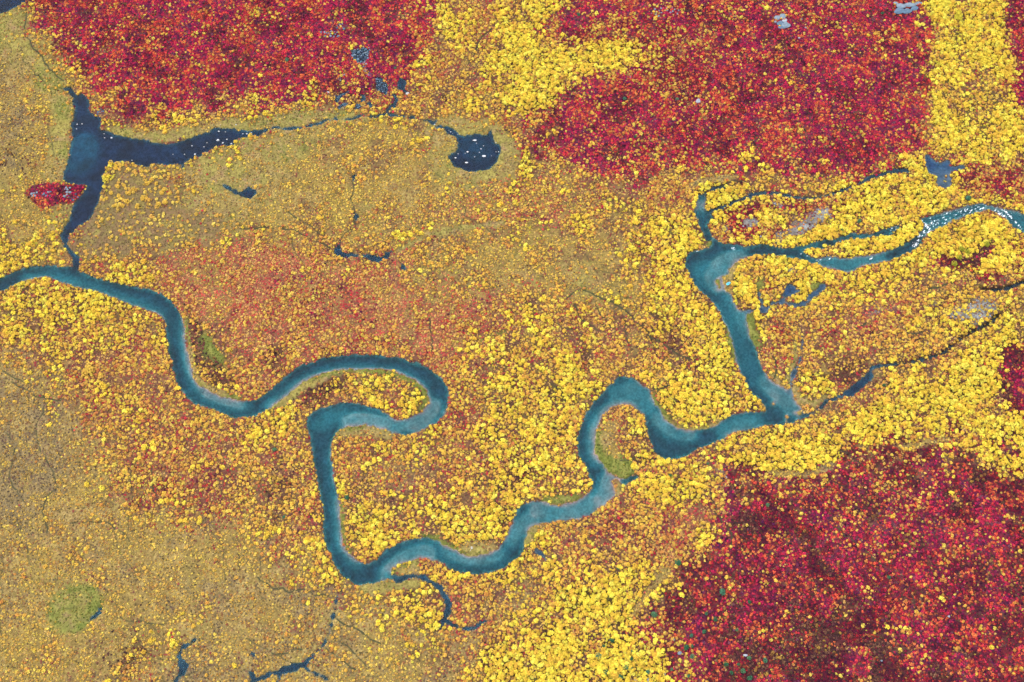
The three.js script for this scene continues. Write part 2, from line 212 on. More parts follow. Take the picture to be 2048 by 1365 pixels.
function depthAt(x, z, s) {                                                 // s: metres from the shore, positive in the water
  const bog = typeField[0](x, z), slate = typeField[1](x, z), shoal = clamp(shoalF(x, z) * (0.8 + 0.4 * fbm(x / 7, z / 7)));
  const full = (2.9 - 1.2 * bog - 1.8 * slate) * (0.75 + 0.5 * fbm(x / 11 + 3, z / 11));
  const d = full * smooth(-0.3, 2.6, s);
  return 0.14 + d * (1 - 0.92 * shoal);
}

// ---------------------------------------------------------------- plant cover: soft-edged patches on the survey sheet
const PLANTS = {   // ground tones; willow [chance, radius from, to, tones]; low clumps [chance, from, to, tones]
  red: { ground: ['#641834', '#7c1a38', '#521a38', '#862834', '#5a2440', '#703c46'], willow: [0.12, 0.3, 0.75, ['#f4ac3a', '#fac844', '#fed84e', '#ec9038']], low: [0.95, 0.32, 0.85, ['#c81c40', '#dc2a42', '#e63c3a', '#f05c36', '#ec7e3c', '#c05e38', '#8c3844', '#703050', '#5c2448', '#80204a', '#a81e4a', '#c01e4c', '#d42450', '#c42648', '#90324c', '#7a4654', '#c02a44', '#d83046']] },
  scarlet: { ground: ['#7c2430', '#8a3430', '#702034', '#7c4038'], willow: [0.16, 0.3, 0.75, ['#f6b43c', '#fccc44', '#f09c38']], low: [0.92, 0.4, 0.9, ['#e03a34', '#ee5834', '#f07838', '#e88c3c', '#d84c34', '#c8303a', '#b84838', '#e06630']] },
  maroon: { ground: ['#501a2c', '#641c2a', '#401c30', '#662e28', '#541e32', '#58402e'], willow: [0.04, 0.24, 0.5, ['#f4b848', '#fcce54', '#d8923a']], low: [0.95, 0.28, 0.68, ['#a01e36', '#bc2632', '#d43430', '#cc5032', '#b46238', '#8a5a36', '#644636', '#542e3a', '#482238', '#68243e', '#84203c', '#ac203c', '#94343e', '#784a48', '#925440', '#b42c34']] },
  yellow: { ground: ['#4c3a1e', '#3e301c', '#564420'], willow: [0.97, 0.55, 1.3, ['#ffe024', '#ffe836', '#ffec46', '#fcd826', '#f6cc28', '#f2c02c', '#ffe030']], low: [0.4, 0.45, 0.75, ['#e4b03c', '#a86c3c', '#f0c640', '#7c5034']] },
  gold: { ground: ['#6c4e34', '#5e4036', '#765c34', '#583c34'], willow: [0.9, 0.38, 0.92, ['#fccc3a', '#f4bc3e', '#fedc46', '#eaa83e', '#f8c23e', '#fed23e', '#de983e']], low: [0.62, 0.35, 0.7, ['#b88648', '#8c5c46', '#d0a052', '#a04c44', '#e0b256', '#7a4c40']] },
  goldred: { ground: ['#80503c', '#885e38', '#70403c', '#764c40'], willow: [0.8, 0.38, 0.92, ['#f8cc44', '#eeb246', '#ffdc4c', '#e49c48', '#f6c248', '#dc8444']], low: [0.78, 0.35, 0.75, ['#cc343e', '#dc6046', '#c08a4c', '#94544c', '#e0a850', '#c89450', '#a86050', '#b43c44']] },
  redgold: { ground: ['#5c1a28', '#642a26', '#4c1c28'], willow: [0.42, 0.4, 1.0, ['#fed640', '#f4b844', '#ffe24c', '#ec9c42']], low: [0.85, 0.4, 0.8, ['#c8263e', '#dc4634', '#ac2642', '#e4783c', '#8a2c44', '#6c2c3c']] },
  fine: { ground: ['#8c7438', '#7c6634', '#987e3a', '#846a38'], willow: [0.98, 0.28, 0.6, ['#f2c846', '#e4b444', '#fada50', '#ecc048', '#daa646']], low: [0.6, 0.3, 0.55, ['#94803e', '#c09e4e', '#a88a46', '#7c6840', '#d0ac54', '#b08050']] },
  pink: { ground: ['#8c5438', '#86583a', '#94663c', '#7c4238'], willow: [0.66, 0.34, 0.72, ['#f0be56', '#eaaa54', '#e69454', '#f6cc5c', '#dc7e4e', '#e8b458']], low: [0.85, 0.32, 0.62, ['#dc5444', '#cc4a4a', '#e67e52', '#d4a05a', '#b84e4e', '#e8a056', '#a4584a', '#e06a50']] },
  tan: { ground: ['#9c8040', '#886e3a', '#947848', '#ac9250', '#8a7040'], willow: [0.8, 0.26, 0.58, ['#ecbc4a', '#dcaa46', '#f6d052', '#e2b048', '#c89040']], low: [0.75, 0.28, 0.58, ['#8c764c', '#bc9c54', '#6c5c38', '#a8844a', '#ceae5e', '#7a6a4c', '#94603e']] },
  greytan: { ground: ['#8a744e', '#786444', '#947a4c', '#6e5c44'], willow: [0.6, 0.26, 0.55, ['#d4a84c', '#e4ba54', '#c0964c', '#ac8448']], low: [0.75, 0.28, 0.58, ['#7c6a50', '#98845c', '#5e5040', '#b09458', '#6c5448', '#8c6850']] },
  olive: { ground: ['#92823c', '#a29246', '#847638', '#9c864a', '#987a50'], willow: [0.012, 0.35, 0.65, ['#ecc04c']], low: [0.5, 0.25, 0.5, ['#9c8e44', '#807838', '#ae9c50', '#947c4a', '#a88a58', '#746a3c']] },
  green: { ground: ['#868a38', '#747c34', '#969440', '#8c8444'], willow: [0.02, 0.35, 0.65, ['#e8c83c']], low: [0.6, 0.25, 0.55, ['#7e8636', '#949838', '#6a7430', '#a0963e', '#88803c']] },
  brown: { ground: ['#4a302c', '#3e2a28', '#563a30'], willow: [0.25, 0.45, 0.85, ['#b8863e', '#d8a63e', '#a06c3c']], low: [0.85, 0.35, 0.75, ['#6c4240', '#583a3c', '#865844', '#7c3c40', '#94684a', '#4a3434']] },
  lichen: { ground: ['#94968f', '#acada6', '#7c7874', '#989088'], willow: [0.14, 0.5, 0.95, ['#f6be44', '#e8a846']], low: [0.3, 0.3, 0.6, ['#8a6a5c', '#a04444', '#9a8470', '#b4b4ba', '#c4c6cc', '#7c6c6c']] },
  sparse: { ground: ['#8c783e', '#7c6840', '#866646', '#908040'], willow: [0.2, 0.5, 1.05, ['#fcce48', '#f2ba48', '#ffdc54']], low: [0.45, 0.26, 0.52, ['#8f7a44', '#a08a48', '#846848', '#746040']] },
};
const KINDS = Object.keys(PLANTS), CW = raster(1), NC = CW.w * CW.h;
const cover = KINDS.map(() => new Float32Array(NC));
cover[KINDS.indexOf('gold')].fill(1);
function patch(kind, feather, points, strength = 1, rag = 0.5, width = 0) {   // feather in metres
  CW.clear();
  if (width) CW.line(curve(points, false), width * UNIT); else CW.fill(curve(points, true));
  const m = boxBlur(CW.read(), CW.w, CW.h, Math.round(feather > 3 ? feather * 1.5 : feather)), own = KINDS.indexOf(kind);
  for (let j = 0, i = 0; j < CW.h; j++) for (let k = 0; k < CW.w; k++, i++) {
    if (m[i] < 0.004) continue;
    const x = X0 + k + 0.5, z = Z0 + j + 0.5, n = fbm(x / 9 + own * 17, z / 9) - 0.5 + (noise(x / 2.6, z / 2.6 + own) - 0.5) * 0.5;
    const f = smooth(0.5 - 0.3 - 0.1 * rag, 0.5 + 0.3 + 0.1 * rag, m[i] + n * 1.5 * rag * Math.min(1, feather / 4)) * strength;
    if (f <= 0) continue;
    for (let c = 0; c < cover.length; c++) cover[c][i] *= 1 - f;
    cover[own][i] += f;
  }
}
// --- broad cover
patch('red', 7, [[40, -150], [900, -150], [890, 30], [870, 95], [835, 140], [818, 185], [780, 200], [730, 205], [650, 198], [560, 212], [470, 205], [400, 220], [330, 238], [270, 232], [215, 205], [190, 160], [140, 130], [95, 85], [66, 40]], 1, 0.85);
patch('red', 7, [[1160, -150], [1890, -150], [1872, 50], [1862, 120], [1868, 200], [1855, 285], [1820, 315], [1740, 340], [1640, 356], [1540, 348], [1450, 330], [1380, 325], [1320, 345], [1230, 366], [1160, 350], [1100, 315], [1055, 265], [1090, 205], [1160, 160], [1210, 138], [1300, 132], [1335, 108], [1290, 88], [1210, 88], [1130, 78], [1075, 90], [1040, 78], [1100, 35], [1130, 0]], 1, 0.85);
patch('gold', 7, [[880, -150], [1140, -150], [1090, 20], [1040, 70], [1000, 140], [1040, 220], [1060, 290], [1000, 260], [860, 220], [830, 170], [870, 100]]);
patch('goldred', 5, [[930, 0], [1040, 10], [1010, 60], [980, 110], [940, 80]], 0.7);
patch('redgold', 5, [[1010, 130], [1060, 110], [1040, 160], [980, 175]], 0.6);
patch('yellow', 5, [[1010, 10], [1130, 5], [1070, 50], [1050, 90], [1130, 82], [1220, 88], [1330, 110], [1300, 128], [1210, 134], [1150, 162], [1090, 200], [1062, 250], [1030, 235], [1000, 200], [985, 130]]);
patch('yellow', 4, [[885, 60], [920, 30], [950, 40], [945, 75], [900, 90]], 0.8);
patch('redgold', 4, [[1180, 55], [1250, 35], [1290, 45], [1260, 60], [1210, 80], [1110, 85], [1130, 68]], 0.8);
patch('redgold', 6, [[1240, 70], [1420, 60], [1440, 120], [1390, 160], [1330, 200], [1290, 140]], 0.7);
patch('redgold', 4, [[1370, 170], [1395, 200], [1390, 270], [1380, 320], [1330, 330], [1340, 300], [1370, 260], [1360, 200]], 0.8);
patch('goldred', 7, [[1060, 290], [1110, 330], [1180, 365], [1260, 375], [1330, 350], [1400, 335], [1470, 345], [1540, 365], [1500, 375], [1410, 370], [1390, 410], [1300, 420], [1180, 400], [1100, 360]], 0.7);
patch('yellow', 4, [[1865, -150], [2018, -150], [2012, 40], [2022, 110], [2040, 130], [2020, 170], [2036, 230], [2046, 280], [2020, 320], [1975, 325], [1930, 312], [1890, 298], [1862, 296], [1868, 220], [1862, 130]]);
patch('green', 4, [[1915, 180], [1975, 170], [1985, 270], [1950, 290], [1920, 240]], 0.4, 0.9);
patch('gold', 4, [[1905, 140], [1990, 130], [1985, 250], [1960, 290], [1910, 240]], 0.6);
patch('red', 4, [[2022, -150], [2330, -150], [2330, 260], [2060, 240], [2036, 215], [2018, 170], [2030, 130], [2018, 90], [2012, 30]]);
patch('redgold', 4, [[1920, 338], [2000, 330], [2330, 320], [2330, 400], [2048, 405], [1990, 395], [1930, 380], [1905, 385]], 0.85);
patch('redgold', 5, [[1880, 300], [1940, 318], [1920, 330], [1880, 318]], 0.5);
// braided islands
patch('yellow', 4, [[1395, 365], [1480, 372], [1600, 400], [1700, 370], [1790, 345], [1850, 310], [1870, 370], [1940, 395], [1990, 405], [2048, 400], [2048, 425], [1900, 415], [1840, 440], [1800, 450], [1700, 470], [1620, 485], [1540, 490], [1440, 470], [1400, 420]]);
patch('redgold', 4, [[1440, 420], [1500, 410], [1560, 405], [1650, 400], [1700, 395], [1660, 440], [1590, 465], [1500, 480], [1440, 470], [1430, 440]], 0.9);
patch('yellow', 3, [[1515, 425], [1560, 418], [1605, 425], [1600, 445], [1545, 455], [1520, 442]]);
patch('yellow', 3, [[1420, 372], [1480, 370], [1520, 385], [1470, 400], [1420, 425], [1410, 400]]);
patch('lichen', 3, [[1515, 478], [1560, 464], [1600, 450], [1630, 418], [1658, 412], [1655, 438], [1622, 460], [1585, 472], [1540, 480]], 0.85, 0.7);
patch('lichen', 2, [[1486, 436], [1505, 434], [1518, 448], [1505, 456], [1490, 450]], 0.9); patch('lichen', 2, [[1445, 452], [1462, 452], [1466, 462], [1450, 464]], 0.9); patch('lichen', 2, [[1540, 404], [1562, 404], [1572, 414], [1552, 417]], 0.9);
patch('yellow', 3, [[1606, 496], [1700, 478], [1800, 455], [1845, 440], [1850, 460], [1790, 500], [1700, 516], [1640, 518]]);
patch('yellow', 4, [[1440, 520], [1540, 505], [1640, 535], [1720, 545], [1840, 500], [1870, 468], [1960, 428], [2040, 470], [2330, 540], [2330, 600], [2048, 560], [1960, 560], [1880, 545], [1780, 570], [1700, 570], [1640, 600], [1560, 625], [1500, 640], [1480, 620], [1450, 580]]);
patch('redgold', 3, [[1500, 555], [1545, 560], [1560, 580], [1530, 585], [1510, 570]], 0.6);
patch('maroon', 2, [[1845, 525], [1880, 512], [1935, 520], [1985, 488], [1990, 505], [1960, 525], [1950, 545], [1910, 540]], 0.9, 0.3); patch('brown', 2, [[1955, 492], [1985, 486], [1975, 505], [1955, 520], [1945, 510]], 0.7);
patch('redgold', 3, [[1950, 560], [1990, 540], [2010, 570], [1970, 580]], 0.8); patch('redgold', 4, [[2020, 480], [2330, 500], [2330, 560], [2040, 545]], 0.6);
patch('gold', 8, [[1600, 640], [1760, 580], [1900, 560], [2048, 580], [2200, 590], [2200, 640], [1990, 660], [1900, 700], [1800, 740], [1700, 790], [1600, 830], [1590, 740]], 0.9);
patch('goldred', 7, [[1640, 640], [1760, 590], [1860, 590], [1850, 640], [1760, 680], [1690, 720], [1620, 720]], 0.8);
patch('redgold', 3, [[1545, 640], [1565, 640], [1580, 700], [1565, 740], [1550, 700]], 0.7); patch('redgold', 5, [[1630, 660], [1690, 655], [1690, 700], [1640, 700]], 0.5);
patch('brown', 4, [[1660, 740], [1720, 720], [1740, 740], [1700, 770], [1660, 780]], 0.7); patch('brown', 3, [[2010, 615], [2035, 612], [2030, 635], [2008, 632]], 0.8);
patch('lichen', 3, [[1935, 612], [1960, 597], [1990, 596], [1998, 615], [1982, 640], [1958, 652], [1935, 642], [1905, 642], [1878, 632], [1872, 620], [1900, 624]], 0.75, 0.8);
patch('lichen', 3, [[1725, 622], [1760, 606], [1778, 612], [1760, 628], [1735, 632]], 0.6, 0.8); patch('lichen', 2, [[1850, 684], [1864, 682], [1864, 694], [1852, 694]], 0.9); patch('lichen', 2, [[1576, 534], [1592, 536], [1594, 546], [1580, 546]], 0.9);
patch('yellow', 6, [[2330, 620], [2330, 980], [2048, 945], [2000, 925], [1940, 895], [1860, 885], [1780, 890], [1690, 880], [1690, 850], [1730, 815], [1790, 805], [1840, 785], [1900, 735], [1960, 680], [2048, 640]]);
patch('gold', 5, [[1800, 830], [1900, 820], [1960, 850], [1930, 890], [1840, 880], [1780, 870]], 0.7); patch('redgold', 4, [[1880, 860], [1990, 880], [1960, 900], [1890, 885]], 0.6);
patch('maroon', 4, [[2003, 702], [2330, 690], [2330, 900], [2048, 838], [2000, 806], [2006, 772]]);
patch('red', 4, [[2010, 720], [2100, 730], [2090, 800], [2020, 790]], 0.4);
// lower right
patch('maroon', 8, [[1410, 960], [1440, 932], [1500, 935], [1540, 955], [1600, 950], [1660, 932], [1685, 893], [1760, 900], [1850, 893], [1950, 915], [2048, 952], [2330, 1000], [2330, 1560], [1300, 1560], [1345, 1365], [1300, 1300], [1268, 1240], [1300, 1195], [1315, 1165], [1350, 1135], [1385, 1115], [1405, 1082], [1440, 1070], [1452, 1035], [1425, 1000]], 1, 0.9);
patch('red', 8, [[1380, 1120], [1500, 1080], [1560, 1120], [1640, 1180], [1560, 1260], [1420, 1300], [1400, 1200]], 0.45); patch('red', 8, [[1560, 960], [1700, 940], [1760, 1000], [1700, 1060], [1580, 1040]], 0.35); patch('red', 8, [[1700, 1080], [1960, 1050], [2048, 1120], [2048, 1365], [1800, 1300]], 0.4);
patch('redgold', 6, [[1700, 945], [1760, 930], [1840, 1000], [1860, 1060], [1820, 1050], [1760, 990]], 0.5); patch('redgold', 6, [[1280, 1260], [1340, 1230], [1400, 1290], [1390, 1400], [1310, 1400]], 0.6);
patch('lichen', 3, [[1432, 940], [1450, 938], [1460, 965], [1445, 975], [1430, 960]], 0.5, 0.8);
patch('goldred', 7, [[1160, 1045], [1230, 1005], [1290, 960], [1380, 940], [1425, 960], [1430, 1010], [1450, 1030], [1410, 1080], [1350, 1130], [1290, 1140], [1200, 1110], [1120, 1080]], 0.95);
patch('redgold', 5, [[1170, 1050], [1230, 1010], [1260, 1040], [1230, 1090], [1180, 1090]], 0.5); patch('redgold', 5, [[1330, 1040], [1370, 1020], [1380, 1060], [1340, 1080], [1280, 1120], [1250, 1130], [1290, 1090]], 0.6);
patch('yellow', 5, [[1380, 922], [1450, 880], [1560, 862], [1690, 862], [1690, 880], [1660, 930], [1600, 944], [1540, 944], [1500, 924], [1430, 926]]);
patch('yellow', 4, [[1265, 950], [1330, 925], [1400, 930], [1415, 990], [1390, 1010], [1340, 1000], [1290, 1000], [1260, 975]], 0.75); patch('yellow', 3, [[1390, 1050], [1430, 1045], [1440, 1065], [1400, 1090]], 0.9);
patch('yellow', 6, [[1050, 1240], [1110, 1190], [1150, 1120], [1200, 1105], [1250, 1140], [1290, 1150], [1320, 1110], [1345, 1140], [1300, 1180], [1290, 1210], [1250, 1245], [1290, 1300], [1330, 1365], [1330, 1500], [1000, 1500], [930, 1365], [960, 1320], [1010, 1280]]);
patch('gold', 7, [[1040, 1210], [1090, 1170], [1110, 1240], [1060, 1330], [1020, 1330]], 0.7);
patch('greytan', 6, [[1024, 1150], [1060, 1130], [1080, 1170], [1040, 1230], [1010, 1240], [1000, 1190]], 0.7);
patch('goldred', 7, [[900, 1290], [960, 1260], [1010, 1270], [960, 1320], [920, 1350]], 0.5); patch('tan', 5, [[905, 1262], [960, 1258], [985, 1290], [940, 1330], [905, 1310]], 0.7);
// centre
patch('pink', 12, [[230, 555], [300, 500], [400, 480], [560, 490], [700, 530], [860, 560], [1000, 610], [990, 660], [930, 720], [905, 770], [870, 735], [765, 700], [672, 705], [595, 728], [540, 770], [490, 792], [470, 720], [430, 640], [350, 590]]);
patch('redgold', 9, [[520, 570], [600, 555], [720, 580], [780, 620], [700, 640], [600, 650], [520, 620]], 0.35); patch('redgold', 8, [[880, 620], [1000, 610], [980, 660], [910, 700]], 0.4);
patch('goldred', 10, [[540, 660], [760, 650], [900, 690], [880, 730], [760, 695], [640, 702], [560, 740], [480, 780], [450, 720]], 0.75); patch('redgold', 5, [[640, 690], [760, 690], [850, 712], [900, 745], [870, 740], [765, 706], [672, 708], [600, 730]], 0.5);
patch('fine', 12, [[540, 270], [700, 230], [860, 240], [900, 300], [880, 350], [1040, 370], [1030, 420], [880, 440], [760, 470], [600, 490], [500, 470], [420, 480], [330, 470], [300, 440], [520, 380]]);
patch('pink', 12, [[860, 450], [900, 430], [1010, 390], [1060, 350], [1140, 390], [1200, 430], [1180, 460], [1040, 450], [900, 470], [800, 480], [700, 490], [690, 475]], 0.85);
patch('fine', 14, [[800, 470], [920, 460], [1150, 450], [1240, 470], [1290, 520], [1300, 600], [1260, 640], [1180, 610], [1050, 580], [900, 590], [820, 550]]);
patch('pink', 12, [[880, 570], [1000, 580], [1100, 610], [1060, 640], [960, 640], [860, 600]], 0.5);
patch('fine', 10, [[1050, 290], [1100, 330], [1200, 380], [1260, 400], [1240, 450], [1150, 420], [1060, 370]], 0.7);
patch('olive', 5, [[1140, 512], [1165, 518], [1192, 548], [1226, 574], [1212, 592], [1165, 582], [1132, 592], [1118, 566]], 0.8); patch('olive', 7, [[815, 545], [860, 520], [900, 555], [860, 590], [830, 575]], 0.6); patch('olive', 6, [[1150, 580], [1220, 600], [1290, 660], [1300, 700], [1275, 700], [1240, 640]], 0.5);
patch('yellow', 9, [[980, 740], [1060, 690], [1150, 720], [1200, 750], [1160, 810], [1150, 900], [1170, 950], [1180, 980], [1150, 1000], [1060, 1000], [1020, 1030], [980, 1000], [960, 880]], 0.55);
patch('yellow', 6, [[1240, 480], [1300, 450], [1380, 430], [1400, 480], [1372, 505], [1372, 540], [1400, 585], [1440, 630], [1470, 720], [1500, 790], [1525, 815], [1450, 830], [1400, 850], [1340, 840], [1310, 790], [1340, 740], [1400, 740], [1380, 650], [1310, 560]], 0.8);
patch('goldred', 7, [[1270, 490], [1320, 480], [1330, 570], [1300, 590]], 0.6); patch('brown', 5, [[1300, 668], [1340, 655], [1378, 690], [1350, 712], [1310, 705]], 0.7); patch('brown', 4, [[1375, 730], [1400, 720], [1405, 760], [1385, 760]], 0.6); patch('goldred', 7, [[1100, 610], [1200, 620], [1280, 680], [1300, 720], [1230, 730], [1140, 690]], 0.55); patch('brown', 4, [[1150, 690], [1180, 690], [1190, 730], [1160, 740]], 0.5);
patch('goldred', 6, [[900, 740], [960, 720], [970, 830], [930, 880], [890, 870], [900, 810]], 0.8); patch('redgold', 4, [[895, 840], [930, 790], [930, 830], [880, 875], [850, 880]], 0.6);
patch('brown', 5, [[1000, 945], [1060, 935], [1060, 975], [1010, 985]], 0.65); patch('greytan', 6, [[740, 930], [820, 900], [850, 930], [790, 1000], [750, 1000]], 0.7); patch('goldred', 6, [[680, 900], [800, 880], [960, 880], [1000, 920], [900, 960], [720, 960]], 0.45);
patch('yellow', 5, [[690, 1020], [760, 1010], [900, 1000], [1000, 1010], [1015, 1050], [970, 1095], [860, 1070], [780, 1085], [735, 1120], [700, 1095]], 0.6);
// peninsula in the loop
patch('gold', 3, [[560, 810], [640, 755], [760, 742], [850, 780], [850, 815], [800, 832], [740, 808], [640, 812], [600, 830]]); patch('yellow', 4, [[700, 765], [790, 750], [840, 785], [840, 815], [800, 828], [750, 800]], 0.7);
patch('brown', 4, [[575, 800], [600, 780], [650, 762], [690, 765], [680, 785], [640, 810], [600, 818]], 0.8); patch('goldred', 3, [[760, 780], [800, 785], [800, 815], [770, 810]], 0.6);
// left, along the river
patch('goldred', 12, [[20, 650], [180, 640], [320, 650], [345, 780], [470, 845], [600, 850], [620, 900], [640, 1040], [560, 1060], [400, 1040], [250, 990], [180, 880], [120, 760], [30, 700]], 0.6); patch('redgold', 7, [[220, 1000], [300, 960], [480, 950], [470, 1000], [400, 1040], [300, 1040]], 0.35);
patch('gold', 7, [[480, 840], [610, 850], [620, 920], [640, 1040], [670, 1140], [720, 1180], [680, 1180], [600, 1080], [560, 960]], 0.9); patch('brown', 5, [[530, 955], [575, 945], [580, 1005], [545, 1020]], 0.7); patch('yellow', 6, [[0, 585], [90, 560], [200, 590], [320, 640], [240, 660], [100, 640], [0, 650]], 0.5); patch('yellow', 5, [[590, 1100], [650, 1080], [690, 1160], [720, 1180], [640, 1170]], 0.6);
patch('tan', 14, [[-200, 690], [20, 700], [110, 780], [170, 900], [250, 1010], [400, 1060], [560, 1080], [640, 1160], [700, 1190], [800, 1230], [880, 1270], [930, 1340], [940, 1500], [-200, 1500]]);
patch('greytan', 14, [[-200, 720], [60, 740], [150, 850], [160, 940], [110, 1020], [60, 1080], [-200, 1060]], 0.9); patch('greytan', 10, [[360, 1290], [480, 1270], [500, 1340], [460, 1400], [370, 1400]], 0.6); patch('greytan', 8, [[640, 1280], [760, 1290], [820, 1340], [700, 1350], [600, 1350]], 0.5);
patch('fine', 16, [[40, 1080], [200, 1080], [330, 1120], [480, 1080], [560, 1120], [420, 1180], [300, 1240], [340, 1365], [0, 1400], [-200, 1300], [-200, 1120]], 0.6); patch('gold', 9, [[340, 1250], [400, 1250], [370, 1300], [330, 1365], [250, 1400], [180, 1365], [250, 1320]], 0.5); patch('gold', 7, [[480, 1330], [560, 1310], [620, 1310], [560, 1345], [480, 1390]], 0.6); patch('yellow', 5, [[720, 1180], [800, 1185], [880, 1160], [890, 1230], [850, 1250], [780, 1230], [720, 1200]], 0.5); patch('brown', 7, [[200, 1290], [300, 1280], [310, 1330], [230, 1345]], 0.5);
patch('green', 3, [[95, 1215], [120, 1180], [160, 1168], [200, 1180], [205, 1205], [190, 1235], [155, 1268], [115, 1265], [95, 1240]], 1, 0.3);
// upper left: grass and bog round the branching lake
patch('olive', 3, [[110, 1200], [150, 1180], [190, 1190], [170, 1225], [140, 1250], [110, 1245]], 0.6, 0.8);
patch('fine', 9, [[-200, 100], [60, 60], [110, 140], [100, 200], [95, 360], [60, 370], [50, 410], [130, 430], [120, 500], [140, 530], [0, 555], [-200, 600]]); patch('greytan', 9, [[-200, 100], [10, 120], [60, 230], [50, 330], [-200, 380]], 0.75); patch('brown', 5, [[20, 290], [55, 300], [50, 345], [25, 340]], 0.5); patch('greytan', 4, [[-10, 120], [8, 120], [5, 160], [-10, 160]], 0.8);
patch('yellow', 6, [[-60, 490], [60, 480], [120, 500], [140, 530], [60, 532], [-60, 570]], 0.6);
patch('olive', 5, [[-100, 60], [50, 5], [60, 60], [100, 110], [150, 160], [200, 220], [200, 235], [180, 200], [130, 180], [90, 180], [40, 130], [-100, 120]], 0.9); patch('green', 4, [[60, 130], [120, 145], [145, 170], [100, 180], [75, 160]], 0.6);
patch('olive', 3, [[100, 185], [140, 200], [146, 240], [140, 275], [130, 360], [80, 362], [95, 290], [100, 230]]); patch('green', 3, [[110, 205], [140, 210], [140, 235], [112, 235]], 0.6); patch('green', 3, [[118, 300], [136, 298], [132, 325], [118, 325]], 0.6);
patch('olive', 3, [[140, 400], [150, 410], [125, 470], [90, 460], [100, 420]], 0.7);
patch('olive', 3, [[205, 250], [300, 262], [400, 245], [520, 232], [640, 220], [685, 222], [760, 228], [760, 236], [660, 246], [520, 262], [430, 262], [330, 290], [230, 275]]); patch('green', 3, [[440, 248], [520, 236], [640, 224], [600, 240], [500, 256]], 0.5);
patch('olive', 7, [[205, 345], [240, 325], [370, 335], [430, 300], [520, 275], [640, 245], [700, 240], [640, 290], [580, 320], [565, 380], [530, 430], [450, 450], [375, 440], [340, 360], [260, 345]], 0.95);
patch('sparse', 5, [[205, 350], [330, 345], [370, 420], [480, 430], [420, 480], [300, 500], [160, 520], [140, 490], [190, 410]]);
patch('tan', 5, [[580, 250], [700, 240], [740, 240], [640, 270], [560, 290]], 0.6);
patch('olive', 4, [[845, 250], [900, 240], [1000, 250], [1035, 300], [1030, 350], [980, 375], [900, 365], [860, 330], [850, 280]]); patch('tan', 4, [[880, 275], [910, 280], [900, 330], [930, 350], [985, 345], [1010, 340], [960, 365], [890, 350], [868, 310]], 0.7); patch('tan', 3, [[875, 245], [940, 250], [980, 252], [975, 265], [920, 262]], 0.6); patch('tan', 6, [[780, 370], [830, 370], [830, 390], [790, 395]], 0.7);
patch('gold', 4, [[190, 215], [270, 238], [400, 226], [520, 214], [660, 205], [800, 205], [820, 230], [680, 218], [520, 230], [400, 240], [290, 256], [210, 245]], 0.85);
// red hummock on the lake shore
patch('maroon', 1, [[48, 385], [65, 372], [100, 367], [140, 368], [168, 362], [170, 372], [160, 392], [145, 402], [110, 412], [75, 414], [60, 400]], 1, 0.2); patch('red', 1, [[65, 395], [110, 395], [130, 402], [110, 412], [75, 414]], 0.8, 0.2);
